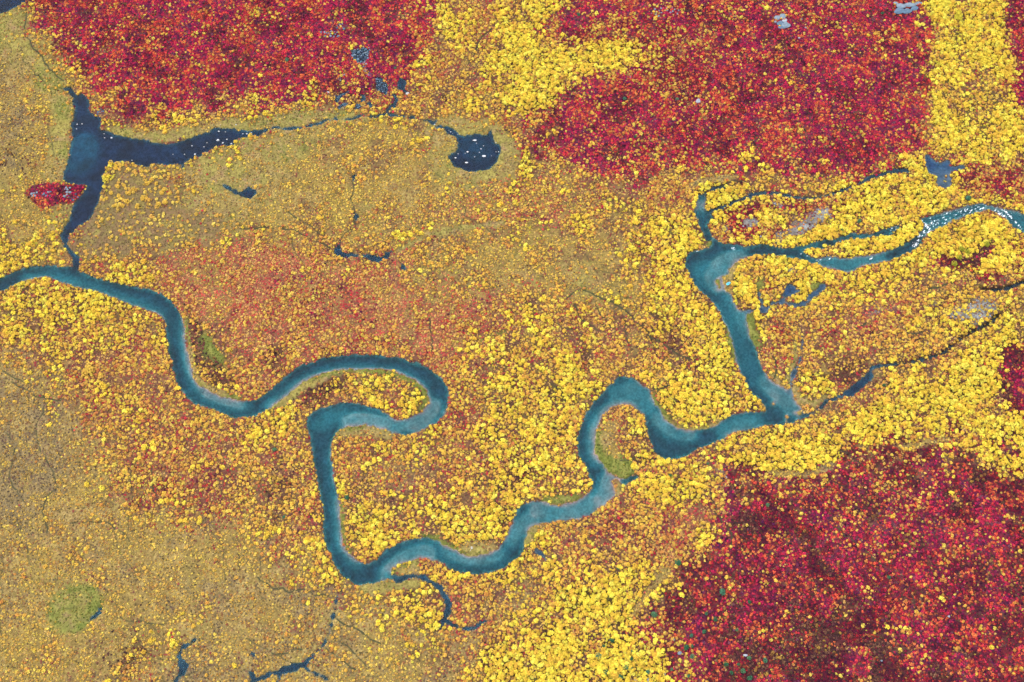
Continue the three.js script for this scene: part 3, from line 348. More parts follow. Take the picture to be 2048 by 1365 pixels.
// grassy point bars on the inner bends
for (const [kind, w, pts] of [
  ['green', 8, [[372, 640], [380, 700], [388, 745], [402, 768], [440, 788], [480, 798]]], ['olive', 10, [[376, 700], [392, 755], [412, 772], [450, 788]]],
  ['green', 9, [[535, 820], [570, 796], [612, 766], [650, 752], [690, 743], [760, 744], [805, 754], [838, 772], [852, 800], [840, 820]]], ['olive', 12, [[560, 812], [600, 780], [650, 758]]], ['green', 8, [[668, 882], [680, 865], [700, 857], [740, 857], [790, 866]]], ['olive', 14, [[680, 872], [710, 864], [780, 872]]],
  ['green', 8, [[684, 1010], [684, 1050], [689, 1088], [704, 1107]]], ['green', 11, [[846, 1074], [880, 1084], [920, 1104], [955, 1110]]], ['olive', 20, [[930, 1095], [985, 1098]]], ['olive', 18, [[728, 1176], [770, 1176], [800, 1170], [830, 1166]]], ['green', 14, [[788, 1142], [810, 1132], [832, 1128]]], ['olive', 16, [[800, 1144], [835, 1142]]],
  ['green', 14, [[1090, 1000], [1125, 1002], [1155, 995]]], ['green', 9, [[1064, 1056], [1054, 1078], [1050, 1094]]], ['olive', 16, [[1066, 1062], [1056, 1086]]], ['green', 20, [[1196, 870], [1197, 905], [1212, 932]]], ['green', 34, [[1212, 900], [1225, 925], [1250, 940]]], ['tan', 22, [[1222, 848], [1218, 880], [1228, 905]]], ['olive', 16, [[1236, 972], [1236, 985]]],
  ['green', 12, [[1304, 792], [1320, 822], [1345, 852]]], ['olive', 12, [[1350, 856], [1400, 862], [1440, 845]]], ['olive', 22, [[1470, 530], [1454, 550], [1456, 580]]], ['green', 16, [[1500, 632], [1504, 660], [1514, 692]]], ['green', 9, [[1450, 640], [1460, 680], [1470, 725]]], ['olive', 9, [[1592, 690], [1588, 730], [1576, 765]]], ['olive', 12, [[1590, 775], [1600, 800], [1630, 805], [1650, 795]]], ['olive', 10, [[1545, 745], [1560, 768]]],
  ['green', 10, [[1414, 488], [1424, 485]]], ['green', 9, [[1434, 560], [1440, 575]]], ['green', 6, [[1546, 808], [1550, 808]]], ['olive', 10, [[1598, 826], [1602, 829]]], ['green', 12, [[1626, 576], [1644, 572]]], ['green', 14, [[1525, 560], [1518, 580]]],
  ['green', 24, [[408, 676], [418, 700], [438, 722]]], ['brown', 26, [[400, 712], [430, 745], [460, 770]]], ['brown', 20, [[392, 650], [396, 690]]], ['brown', 26, [[545, 705], [552, 735]]], ['green', 5, [[955, 682], [985, 670], [1020, 660]]], ['olive', 10, [[800, 500], [860, 470], [1010, 445]]],
  ['tan', 12, [[1385, 372], [1420, 360], [1470, 356]]], ['tan', 8, [[1790, 895], [1850, 888], [1900, 880]]], ['tan', 10, [[1310, 1150], [1340, 1140], [1300, 1180], [1268, 1230]]], ['tan', 10, [[1540, 945], [1610, 950], [1670, 930]]],
]) patch(kind, w < 13 ? 1 : 2, pts, kind === 'brown' ? 0.5 : 1, 0.35, w * 1.25);
// within each cover other plants run in drifts and clearings
const DRIFTS = { red: [['scarlet', 11, 0.56, 0.55, 0], ['maroon', 13, 0.54, 0.7, 40], ['redgold', 7, 0.6, 0.55, 80], ['brown', 6, 0.64, 0.5, 120]], maroon: [['red', 17, 0.53, 0.75, 10], ['brown', 12, 0.55, 0.65, 50], ['scarlet', 8, 0.6, 0.6, 90], ['redgold', 6, 0.69, 0.25, 130]], tan: [['fine', 22, 0.5, 0.75, 20], ['greytan', 18, 0.55, 0.7, 60], ['gold', 8, 0.6, 0.6, 100], ['olive', 9, 0.64, 0.5, 140]], greytan: [['tan', 17, 0.52, 0.75, 5], ['fine', 8, 0.6, 0.6, 45]], gold: [['yellow', 15, 0.58, 0.6, 15], ['goldred', 12, 0.55, 0.65, 55], ['fine', 8, 0.62, 0.6, 95], ['brown', 5, 0.68, 0.5, 135]], yellow: [['gold', 11, 0.54, 0.75, 25], ['green', 6, 0.68, 0.3, 65]], goldred: [['gold', 15, 0.5, 0.75, 35], ['pink', 9, 0.6, 0.5, 75], ['redgold', 7, 0.62, 0.45, 115]], fine: [['gold', 11, 0.57, 0.55, 22], ['tan', 19, 0.56, 0.5, 62], ['olive', 13, 0.63, 0.45, 102]], olive: [['tan', 15, 0.52, 0.6, 32], ['green', 7, 0.62, 0.45, 72]], pink: [['fine', 15, 0.57, 0.45, 42], ['goldred', 10, 0.57, 0.6, 82], ['redgold', 7, 0.62, 0.4, 122]], redgold: [['goldred', 10, 0.55, 0.6, 52], ['red', 8, 0.6, 0.5, 92]] };
{
  const src = cover.map((a) => a.slice());
  for (let j = 0, i = 0; j < CW.h; j++) for (let k = 0; k < CW.w; k++, i++) for (const from in DRIFTS) {
    const f = KINDS.indexOf(from); let w = src[f][i];
    if (w < 0.03) continue;
    const x = X0 + k, z = Z0 + j;
    for (const [to, size, cut, most, off] of DRIFTS[from]) { const m = w * most * smooth(cut, cut + 0.07, fbm(x / size + off + f * 7, z / size - off)); w -= m; cover[f][i] -= m; cover[KINDS.indexOf(to)][i] += m; }
  }
}
const coverAt = cover.map((a) => sampler(a, CW.w, CW.h, 1));

// drainage cracks in the peat, animal tracks: [width, points]
const cracks = [
  [1.6, [[685, 1182], [720, 1290]]].slice(0, 0), [1.4, [[90, 910], [110, 977], [88, 1000], [92, 1070]]], [1.3, [[0, 740], [60, 770], [90, 800], [75, 860], [78, 905]]], [1.3, [[25, 760], [70, 790], [120, 800]]], [1.2, [[140, 1046], [210, 1046], [250, 1070], [270, 1092]]], [1.2, [[300, 940], [312, 1000]]], [1.2, [[0, 850], [30, 890], [20, 960], [60, 1010]]],
  [1.5, [[668, 1235], [720, 1265], [760, 1285]]], [1.3, [[660, 1262], [700, 1300], [730, 1330]]], [1.3, [[648, 1294], [690, 1325], [715, 1345]]], [1.3, [[512, 1155], [560, 1180], [620, 1185], [670, 1200]]], [1.3, [[545, 1310], [590, 1300], [605, 1300]]], [1.3, [[230, 1240], [290, 1243], [330, 1250]]],
  [1.7, [[1165, 580], [1200, 595], [1240, 615], [1280, 650], [1310, 680], [1345, 700], [1378, 720]]], [1.5, [[1150, 610], [1165, 640], [1200, 670]]], [1.5, [[1190, 600], [1200, 630], [1225, 655]]], [1.5, [[1250, 640], [1256, 680], [1272, 705]]], [1.2, [[1090, 640], [1130, 655], [1175, 670]]], [1.3, [[1130, 600], [1160, 580]]],
  [1.4, [[1095, 765], [1120, 785], [1135, 805]]], [1.6, [[1300, 780], [1345, 770]]], [1.5, [[1395, 816], [1420, 808]]], [1.5, [[858, 632], [860, 670], [866, 700]]], [1.4, [[704, 365], [703, 400], [706, 430], [710, 450], [690, 470], [683, 478]]],
  [1.6, [[52, 20], [50, 60], [70, 100], [100, 135], [125, 165]]], [1.4, [[45, 120], [70, 150], [95, 166]]], [1.4, [[826, 200], [835, 175]]], [1.5, [[940, 130], [955, 90], [1000, 40]]], [1.5, [[480, 455], [580, 460], [620, 480], [660, 500]]], [1.3, [[540, 400], [600, 440], [640, 470]]],
  [1.6, [[1420, 980], [1435, 1030], [1460, 1070], [1462, 1090]]], [1.3, [[1680, 900], [1760, 960], [1800, 1000], [1880, 1090]]], [1.3, [[1650, 1040], [1710, 1090], [1800, 1160]]], [2, [[1546, 785], [1550, 740], [1545, 710]]], [2, [[1600, 762], [1620, 755], [1635, 745]]], [1.8, [[1710, 660], [1735, 645]]], [1.8, [[1650, 720], [1660, 712]]],
  [1.6, [[1800, 665], [1850, 670]]], [2, [[1850, 580], [1900, 572]]], [1.6, [[1500, 372], [1480, 362], [1440, 372]]], [1.5, [[1320, 900], [1318, 890]]].slice(0, 0), [1.6, [[1240, 922], [1280, 918], [1310, 918]]], [1.4, [[600, 1180], [605, 1140]]].slice(0, 0),
].filter((c) => c.length);
const crackR = raster(0.5);
crackR.clear();
for (const [w, pts] of cracks) { const p = curve(pts, false).map(([x, z]) => [x + (noise(x / 4, z / 4) - 0.5) * 3, z + (noise(x / 4 + 50, z / 4) - 0.5) * 3]); p.forEach((q, i) => i && crackR.line([p[i - 1], q], w * 0.46 * (0.5 + noise(q[0] / 3, q[1] / 3)))); }
{   // a fine net of drainage lines over the boggy plain
  const rand = mulberry(31415);
  for (const [x0, x1, y0, y1, n, lean] of [[-40, 420, 720, 1365, 26, 1.1], [420, 760, 1130, 1365, 9, 0.7], [480, 900, 300, 480, 7, 0.5], [880, 1300, 470, 640, 8, 0.6], [0, 120, 130, 520, 6, 0.9], [1430, 2040, 940, 1350, 6, 0.75]]) for (let k = 0; k < n; k++) {
    let [x, z] = at(x0 + rand() * (x1 - x0), y0 + rand() * (y1 - y0)), a = lean + (rand() - 0.5) * 1.5 + (rand() < 0.5 ? Math.PI : 0);
    const len = 14 + rand() * 42, w = 0.2 + rand() * 0.22;
    for (let t = 0; t < len; t += 1.5) { a += (rand() - 0.5) * 0.55; const u = x + Math.cos(a) * 1.5, v = z + Math.sin(a) * 1.5; crackR.line([[x, z], [u, v]], w * (0.6 + 0.8 * rand())); x = u; z = v; }
  }
}
const crackAt = sampler(crackR.read(), crackR.w, crackR.h, 0.5);

// ---------------------------------------------------------------- ground: one sheet, fine where surveyed, coarse to the horizon
const hillR = raster(1);
hillR.clear();
for (const p of [[[160, -100], [800, -100], [560, -10], [480, 110], [280, 130]], [[1240, -100], [1820, -100], [1800, 250], [1500, 290], [1250, 290], [1160, 230]], [[1500, 1000], [2200, 980], [2200, 1500], [1400, 1500], [1400, 1200]], [[1800, 560], [2200, 560], [2200, 660], [1760, 690]]]) hillR.fill(curve(p, true));
const hillAt = sampler(boxBlur(hillR.read(), hillR.w, hillR.h, 22), hillR.w, hillR.h, 1);
const moundR = raster(1);
moundR.clear(); moundR.fill(curve([[60, 385], [100, 372], [140, 372], [160, 370], [155, 388], [120, 405], [80, 408]], true));
const moundAt = sampler(boxBlur(moundR.read(), moundR.w, moundR.h, 2), moundR.w, moundR.h, 1);
function landAt(x, z) { return 0.12 + 0.55 * fbm(x / 23, z / 23) + 0.22 * fbm(x / 4.2, z / 4.2) - 0.3 + 3.2 * hillAt(x, z) + 1.9 * moundAt(x, z) - 0.3 * crackAt(x, z); }
function groundAt(x, z) {
  const s = shore(x, z);
  if (s > 2.2) return landAt(x, z);
  if (s > 0) return WATER + (Math.max(landAt(x, z), WATER + 0.22) - WATER) * smooth(0, 1.3, s);
  return WATER - depthAt(x, z, -s);
}
const STEP = 0.72, xs = [], zs = [];
for (const [list, a, b] of [[xs, X0, X1], [zs, Z0, Z1]]) {
  const out = [40, 90, 170, 300, 600, 1200, 2400, 4200];
  for (const o of [...out].reverse()) list.push(a - o);
  const n = Math.round((b - a) / STEP);
  for (let i = 0; i <= n; i++) list.push(a + (b - a) * i / n);
  for (const o of out) list.push(b + o);
}
const gw = xs.length, gh = zs.length, gp = new Float32Array(gw * gh * 3), gu = new Float32Array(gw * gh * 2);
for (let j = 0, k = 0; j < gh; j++) for (let i = 0; i < gw; i++, k++) {
  const x = xs[i], z = zs[j];
  gp[k * 3] = x; gp[k * 3 + 1] = groundAt(x, z); gp[k * 3 + 2] = z;
  gu[k * 2] = (x - X0) / WX; gu[k * 2 + 1] = (z - Z0) / WZ;
}
const gi = new Uint32Array((gw - 1) * (gh - 1) * 6);
for (let j = 0, k = 0; j < gh - 1; j++) for (let i = 0; i < gw - 1; i++) { const a = j * gw + i, b = a + gw; gi[k++] = a; gi[k++] = b; gi[k++] = a + 1; gi[k++] = a + 1; gi[k++] = b; gi[k++] = b + 1; }
const groundG = new THREE.BufferGeometry();
groundG.setAttribute('position', new THREE.BufferAttribute(gp, 3)); groundG.setAttribute('uv', new THREE.BufferAttribute(gu, 2)); groundG.setIndex(new THREE.BufferAttribute(gi, 1));
groundG.computeVertexNormals();

const SHARE = { red: 0.66, scarlet: 0.6, maroon: 0.52, yellow: 0.7, gold: 0.68, goldred: 0.64, redgold: 0.58, fine: 0.72, pink: 0.68, tan: 0.68, greytan: 0.68, olive: 0.64, green: 0.5, brown: 0.55, lichen: 0.55, sparse: 0.64 }, ALB = 0.62;                                                           // the tones above are as the eye sees them; real leaves and soil reflect this share of it
const tone = (h, k = ALB) => { const c = col(h), l = 0.3 * c.r + 0.6 * c.g + 0.1 * c.b; return c.lerp(new THREE.Color(l, l, l), 0.08).multiplyScalar(k); };
const groundTones = KINDS.map((k) => PLANTS[k].ground.map((h) => { const c = tone(h, SHARE[k]); return [c.r, c.g, c.b]; }));
const TW = 2048, TH = Math.round(TW * WZ / WX), tex = new Uint8Array(TW * TH * 4);
const enc = (v) => { v = clamp(v); return 255 * (v <= 0.0031308 ? v * 12.92 : 1.055 * Math.pow(v, 1 / 2.4) - 0.055); };
for (let j = 0, k = 0; j < TH; j++) for (let i = 0; i < TW; i++, k += 4) {
  const x = X0 + (i + 0.5) / TW * WX, z = Z0 + (j + 0.5) / TH * WZ, s = shore(x, z);
  let r = 0, g = 0, b = 0;
  if (s > -0.6) {
    let sum = 0;
    const n = fbm(x / 6, z / 6), m = noise(x / 1.3, z / 1.3), f = 0.68 + 0.64 * noise(x / 0.55, z / 0.55), wx = x + (noise(x / 3, z / 3) - 0.5) * 3, wz = z + (noise(x / 3 + 9, z / 3) - 0.5) * 3;
    for (let c = 0; c < KINDS.length; c++) {
      const w = coverAt[c](wx, wz);
      if (w < 0.02) continue;
      const t = groundTones[c], u = clamp(n * 1.7 - 0.55 + m * 0.35) * (t.length - 1.001), a = t[u | 0], d = t[(u | 0) + 1], e = u % 1;
      r += w * (a[0] + (d[0] - a[0]) * e); g += w * (a[1] + (d[1] - a[1]) * e); b += w * (a[2] + (d[2] - a[2]) * e); sum += w;
    }
    const q = f / Math.max(sum, 1e-3); r *= q; g *= q; b *= q;
    const ck = clamp(crackAt(x, z) * 1.2); r += (0.04 - r) * ck; g += (0.04 - g) * ck; b += (0.022 - b) * ck;              // wet black peat in the cracks
  }
  if (s < 0.5) {                                                            // bed: silt and sand, with weed
    const bog = clamp(typeField[0](x, z)), slate = clamp(typeField[1](x, z)), sh = clamp(shoalF(x, z) * 1.25), weed = smooth(0.42, 0.72, fbm(x / 2.4, z / 2.4)) * (1 - sh) * 0.6, sp = (0.7 + 0.6 * noise(x / 0.8, z / 0.8)) * (1 + 0.7 * (fbm(x / 8 + 40, z / 8) - 0.5) * (1 + bog));
    let R = 0.15 + 0.2 * sh, G = 0.175 + 0.03 * sh, B = 0.165 + 0.035 * sh;
    R += (0.03 - R) * bog; G += (0.06 + 0.06 * sh - G) * bog; B += (0.08 + 0.05 * sh - B) * bog;
    R += (0.12 - R) * slate; G += (0.14 - G) * slate; B += (0.17 - B) * slate;
    R *= (1 - weed * 0.7) * sp; G *= (1 - weed * 0.45) * sp; B *= (1 - weed * 0.55) * sp;
    const t = smooth(0.5, -0.3, s); r += (R - r) * t; g += (G - g) * t; b += (B - b) * t;
  }
  tex[k] = enc(r); tex[k + 1] = enc(g); tex[k + 2] = enc(b); tex[k + 3] = 255;
}
const groundMap = new THREE.DataTexture(tex, TW, TH, THREE.RGBAFormat, THREE.UnsignedByteType);
groundMap.colorSpace = THREE.SRGBColorSpace; groundMap.magFilter = THREE.LinearFilter; groundMap.wrapS = groundMap.wrapT = THREE.MirroredRepeatWrapping; groundMap.needsUpdate = true;
const ground = new THREE.Mesh(groundG, new THREE.MeshPhysicalMaterial({ map: groundMap, roughness: 1, specularIntensity: 0.1 }));
ground.name = 'ground';
add(tag(ground, 'rolling autumn tundra ground of peat, heath and grass', 'ground', null, 'structure'));

// ---------------------------------------------------------------- water sheets
const waterMat = {
  river: new THREE.MeshPhysicalMaterial({ color: 0xffffff, transmission: 1, thickness: 2, ior: 1.33, roughness: 0.06, specularIntensity: 0.45, attenuationColor: new THREE.Color(0.27, 0.8, 0.87), attenuationDistance: 1 }),
  bog: new THREE.MeshPhysicalMaterial({ color: 0xffffff, transmission: 1, thickness: 1, ior: 1.33, roughness: 0.05, specularIntensity: 0.35, attenuationColor: new THREE.Color(0.26, 0.68, 0.86), attenuationDistance: 1 }),
  slate: new THREE.MeshPhysicalMaterial({ color: 0xffffff, transmission: 1, thickness: 1, ior: 1.33, roughness: 0.06, specularIntensity: 0.6, attenuationColor: new THREE.Color(0.36, 0.64, 0.86), attenuationDistance: 1 }),
};
{
  const own = raster(0.8), owner = new Uint8Array(own.w * own.h);
  waters.forEach((b, n) => {
    own.clear();
    const o = worldOf.get(b);
    if (o.poly) { own.fill(o.poly); own.line(o.poly, 3.2, true); } else for (const [p, q, w] of o.segs) own.line([p, q], w + 3.2);
    const a = own.read();
    for (let i = 0; i < a.length; i++) if (a[i] > 0.3 && !owner[i]) owner[i] = n + 1;
  });
  waters.forEach((b, n) => {
    const v = [], ix = [];
    for (let j = 0; j < own.h; j++) for (let i = 0; i < own.w; i++) {
      if (owner[j * own.w + i] !== n + 1) continue;
      let e = i; while (e + 1 < own.w && owner[j * own.w + e + 1] === n + 1) e++;
      const x0 = X0 + i * 0.8, x1 = X0 + (e + 1) * 0.8, z0 = Z0 + j * 0.8, z1 = z0 + 0.8, k = v.length / 3;
      v.push(x0, WATER, z0, x1, WATER, z0, x1, WATER, z1, x0, WATER, z1); ix.push(k, k + 2, k + 1, k, k + 3, k + 2);
      i = e;
    }
    const g = new THREE.BufferGeometry();
    g.setAttribute('position', new THREE.Float32BufferAttribute(v, 3)); g.setIndex(ix); g.computeVertexNormals();
    const m = new THREE.Mesh(g, waterMat[b.type]);
    m.name = numbered(b.name);
    add(tag(m, b.label, b.category, null, 'structure'));
  });
}

// ---------------------------------------------------------------- plants
function facets(rand, n, make) {
  const p = [], c = [];
  for (let i = 0; i < n; i++) make(i, (a, b, d, k) => { p.push(...a, ...b, ...d); for (let q = 0; q < 3; q++) c.push(...k); });
  const g = new THREE.BufferGeometry();
  g.setAttribute('position', new THREE.Float32BufferAttribute(p, 3)); g.setAttribute('color', new THREE.Float32BufferAttribute(c, 3));
  return g;
}
function bush(seed, n, tall, leaf, core, wild) {                            // a crown of unit radius made of leaf sprays round a lumpy inner dome
  const rand = mulberry(seed), lumps = Array.from({ length: 5 }, () => [rand() * 6.28, 0.25 + rand() * 0.5, 0.18 + rand() * 0.25]);
  const reach = (a, e) => 0.78 + lumps.reduce((s, [b, h, w]) => s + w * Math.exp(-3 * (1 - Math.cos(a - b)) - 4 * (e - h) ** 2), 0);
  const leaves = facets(rand, n, (i, tri) => {
    const a = rand() * 6.283, e = Math.asin(0.02 + 0.98 * Math.sqrt(rand())) / 1.5708, r = reach(a, e) * (0.8 + 0.3 * rand()), ce = Math.cos(e * 1.5708), se = Math.sin(e * 1.5708);
    const o = new THREE.Vector3(Math.cos(a) * ce * r, (0.12 + se * r) * tall, Math.sin(a) * ce * r), out = new THREE.Vector3(Math.cos(a) * ce, se + 0.45, Math.sin(a) * ce).normalize();
    out.x += (rand() - 0.5) * wild; out.y += (rand() - 0.3) * wild; out.z += (rand() - 0.5) * wild; out.normalize();
    const u = new THREE.Vector3(rand() - 0.5, rand() - 0.5, rand() - 0.5).cross(out).normalize(), w = new THREE.Vector3().crossVectors(out, u), s = leaf * (0.6 + 0.8 * rand()), q = 0.55 + 0.5 * rand();
    const at4 = [[-s, 0], [0, -s * q], [s, 0], [0, s * q]].map(([x, y]) => [o.x + u.x * x + w.x * y, o.y + u.y * x + w.y * y + (rand() - 0.5) * s * 0.5, o.z + u.z * x + w.z * y]);
    const t = 0.6 + 0.6 * rand(), h = (rand() - 0.5) * 0.16, k = [t * (1 + h * 0.3), t * (1 + h), t * (1 - h)];
    tri(at4[0], at4[1], at4[2], k); tri(at4[0], at4[2], at4[3], k);
  });
  if (!core) return leaves;
  const ball = new THREE.IcosahedronGeometry(1, 1), bp = ball.attributes.position, bc = new Float32Array(bp.count * 3).fill(0.62);
  for (let i = 0; i < bp.count; i++) { const x = bp.getX(i), y = bp.getY(i), z = bp.getZ(i), r = core * (0.85 + 0.35 * noise(x * 2 + seed, z * 2 + y * 3)); bp.setXYZ(i, x * r, Math.max(-0.1, y * r * tall), z * r); }
  const bare = new THREE.BufferGeometry(); bare.setAttribute('position', bp); bare.setAttribute('color', new THREE.BufferAttribute(bc, 3));
  return mergeGeometries([leaves, bare]);
}
const leafMat = new THREE.MeshPhysicalMaterial({ color: 0xffffff, vertexColors: true, roughness: 1, specularIntensity: 0.08, side: THREE.DoubleSide, transmission: 0.3, thickness: 0 });
const heathMat = new THREE.MeshPhysicalMaterial({ color: 0xffffff, vertexColors: true, roughness: 1, specularIntensity: 0.05, side: THREE.DoubleSide });
const willowShapes = [11, 23, 37, 51, 59].map((s) => bush(s, 60, 0.95, 0.27, 0.6, 1.1));
const heathShapes = [5, 9, 14].map((s) => bush(s, 26, 0.45, 0.34, 0.6, 1.0));

const rng = mulberry(20240917), willows = [], lows = [];
function pickKind(x, z, r) { let t = r; for (let c = 0; c < KINDS.length; c++) { t -= coverAt[c](x, z); if (t <= 0) return KINDS[c]; } return 'gold'; }
function tint(kind, list, x, z, r1, r2) {                                          // neighbours lean to the same tone, with strays
  const e1 = smooth(0.25, 0.75, fbm(x / 12 + 31, z / 12 - 12)), e2 = smooth(0.2, 0.8, noise(x / 2.8 - 9, z / 2.8 + 4)), k = (1.5 * e1 + 0.4 * e2 + 0.35 * r1) % 1, c = tone(list[k * list.length | 0], SHARE[kind]), v = 0.72 + 0.42 * r2 + 0.16 * e2;
  return c.multiplyScalar(v);
}
{
  const S = 1.36;
  for (let z = Z0; z < Z1; z += S) for (let x = X0; x < X1; x += S) {
    const px = x + rng() * S * 1.1, pz = z + rng() * S * 1.1, ra = rng(), rb = rng(), rc = rng(), rd = rng(), re = rng(), s = shore(px, pz);
    if (s < 0.15) continue;
    const kind = pickKind(px, pz, ra), [p, r0, r1, tones] = PLANTS[kind].willow, clump = fbm(px / 8 - 40, pz / 8 + 60);
    const dense = kind === 'yellow' ? 1 : smooth(0.18, 0.72, clump) * 1.75;
    if (rb > p * dense || crackAt(px, pz) > 0.3) continue;
    let r = r0 + (r1 - r0) * Math.pow(rc, 1.9) * (0.7 + 0.9 * clump);
    if (s < r * 0.55) r = Math.max(0.4, s * 1.6);
    willows.push({ x: px, z: pz, y: groundAt(px, pz) - 0.08, r, h: r * (0.85 + 0.4 * rd), turn: rd * 6.283, color: tint(kind, tones, px, pz, re, rc), kind });
  }
  const L = 1.06;
  for (let z = Z0; z < Z1; z += L) for (let x = X0; x < X1; x += L) {
    const px = x + rng() * L * 1.2, pz = z + rng() * L * 1.2, ra = rng(), rb = rng(), rc = rng(), rd = rng(), re = rng(), s = shore(px, pz);
    if (s < 0.1) continue;
    const kind = pickKind(px, pz, ra), [p, r0, r1, tones] = PLANTS[kind].low;
    if (rb > p * (0.55 + 0.9 * fbm(px / 5 + 80, pz / 5)) || crackAt(px, pz) > 0.35) continue;
    const r = r0 + (r1 - r0) * rc;
    lows.push({ x: px, z: pz, y: groundAt(px, pz) - 0.04, r, h: r * (0.8 + 0.5 * rd), turn: rd * 6.283, color: tint(kind, tones, px, pz, re, rd), kind });
  }
}
// single shrubs that stand out
for (const [x, y, r, h] of [[178, 740, 3.1, '#f6c640'], [170, 744, 2.2, '#f0ba3c'], [264, 664, 1.4, '#fcd43c'], [202, 751, 1.2, '#fccf3c'], [215, 741, 1.1, '#f6c63c'], [262, 795, 1.2, '#fccf3c'], [283, 343, 1.2, '#f6c63c'], [295, 368, 1.5, '#fac83a'], [313, 368, 1.3, '#fac83a'], [302, 361, 1.5, '#f4c03a'], [222, 387, 1.3, '#f8c63a'], [235, 373, 1.5, '#f8c63a'], [248, 372, 1.3, '#f8c63a'], [267, 380, 1.2, '#f8c63a'], [323, 387, 1.4, '#f8c63a'], [245, 413, 1.5, '#f8c63a'], [285, 398, 1.6, '#f8c63a'], [293, 397, 1.4, '#f8c63a'], [330, 406, 1.6, '#f8c63a'], [317, 408, 1.5, '#f8c63a'], [275, 413, 1.5, '#f8c63a'], [253, 405, 1.6, '#f8c63a'], [238, 393, 1.4, '#f8c63a'], [258, 388, 1.5, '#f8c63a'], [230, 413, 1.3, '#f8c63a'], [213, 397, 1.2, '#f8c63a'], [328, 380, 1.4, '#f8c63a'], [340, 388, 1.3, '#f8c63a'], [418, 407, 1.2, '#f8c63a'], [393, 430, 1.1, '#f8c63a'], [1268, 933, 1.8, '#ffdc24'], [1915, 36, 3, '#e8d41c']]) { const [wx, wz] = at(x, y); willows.push({ x: wx, z: wz, y: groundAt(wx, wz) - 0.08, r, h: r * 0.95, turn: x, color: tone(h, 0.7), kind: 'gold', keep: true }); }

const ZONES = [
  ['on the thin island in the forked channel', 1720, 495], ['on the point where the river forks at right', 1520, 550], ['on the broad island between creek and rapids', 1600, 440], ['above the rapids at the right edge', 1960, 390], ['below the rapids at the right edge', 1930, 480], ['in the tall yellow column at top right', 1940, 120], ['in the yellow column above the slate pond', 1930, 290], ['on the bank left of the slate pond', 1800, 380], ['in the thicket right of the river fork', 1700, 600], ['round the pale lichen patch at right', 1930, 620], ['in the thicket above the wedge shaped pool', 1700, 690], ['on the yellow slope at the right edge', 1980, 840], ['on the yellow slope below the wedge shaped pool', 1820, 790], ['in the yellow thicket right of the river junction', 1660, 860], ['on the south bank of the right river bend', 1480, 900], ['on the mixed slope below the right river bend', 1330, 960], ['on the mottled slope right of the pale bend', 1250, 1080], ['in the yellow thicket at bottom centre', 1180, 1170], ['at the bottom edge right of centre', 1120, 1310], ['in the round tongue of land inside the right bend', 1250, 870], ['on the west bank of the straight reach', 1420, 720], ['in the thicket above the right bends', 1280, 680], ['on the bank left of the river fork', 1340, 500], ['in the wide thicket between the two loops', 1060, 860], ['on the land inside the lower loop', 850, 980], ['on the finger of land inside the middle loop', 760, 780], ['around the dark side channel at the bottom', 900, 1180], ['on the outer bank of the lower loop', 640, 1130], ['on the west bank of the middle reach', 560, 920], ['on the reddish slope below the left river bend', 300, 860], ['on the south bank at the left edge', 140, 610], ['on the north bank at the left edge', 60, 510], ['on the grass below the branching lake', 270, 400], ['along the north shore of the branching lake', 380, 235], ['in the yellow band between the two red hills', 1060, 140], ['in the gold patch near the top middle', 930, 60], ['round the rocky pond', 950, 220], ['on the gold mound left of the rocky pond', 740, 330], ['on the red hill at top left', 450, 110], ['on the red hill at top right', 1600, 180], ['between the red hill and the river fork', 1350, 390], ['on the dark red slope at lower right', 1750, 1150], ['in the orange ground above the middle loop', 650, 600], ['on the tan plain at lower left', 250, 1150]];
function zoneOf(x, z) { const [u, v] = sheet(x, z); let best = ZONES[0], d = 1e9; for (const q of ZONES) { const e = (q[1] - u) ** 2 + (q[2] - v) ** 2; if (e < d) { d = e; best = q; } } const du = u - best[1], dv = v - best[2]; const side = Math.hypot(du, dv) < 26 ? 'middle' : Math.abs(du) > 1.6 * Math.abs(dv) ? (du > 0 ? 'right side' : 'left side') : Math.abs(dv) > 1.6 * Math.abs(du) ? (dv > 0 ? 'lower end' : 'upper end') : (dv > 0 ? 'lower ' : 'upper ') + (du > 0 ? 'right' : 'left'); return [best[0], side]; }
const inView = (o) => { const [u, v] = sheet(o.x, o.z); return u > 12 && u < 2036 && v > 12 && v < 1353; };
const hueWord = (c) => { const s = c.g / c.r; return s > 0.66 ? 'lemon yellow' : s > 0.54 ? 'golden yellow' : s > 0.42 ? 'deep gold' : 'amber'; };

function instances(parent, name, list, shapes, mat) {
  const m = new THREE.Matrix4(), q = new THREE.Quaternion(), up = new THREE.Vector3(0, 1, 0), lists = shapes.map(() => []);
  list.forEach((o, i) => lists[(hash(i, 77) * shapes.length) | 0].push(o));
  lists.forEach((l, k) => {
    if (!l.length) return;
    const im = new THREE.InstancedMesh(shapes[k], mat, l.length);
    l.forEach((o, i) => { im.setMatrixAt(i, m.compose(new THREE.Vector3(o.x, o.y, o.z), q.setFromAxisAngle(up, o.turn), new THREE.Vector3(o.r, o.h, o.r))); im.setColorAt(i, o.color); });
    im.name = name; im.userData.kind = 'stuff';
    parent.add(im);
  });
}
const tinted = new Map();
function tintedMat(c, src = leafMat) {
  const key = [c.r, c.g, c.b].map((v) => Math.round(v * 40)).join() + src.uuid;
  if (!tinted.has(key)) { const m = src.clone(); m.color.copy(c); tinted.set(key, m); }
  return tinted.get(key);
}
willows.sort((a, b) => (b.keep ? 9 : b.r) - (a.keep ? 9 : a.r));
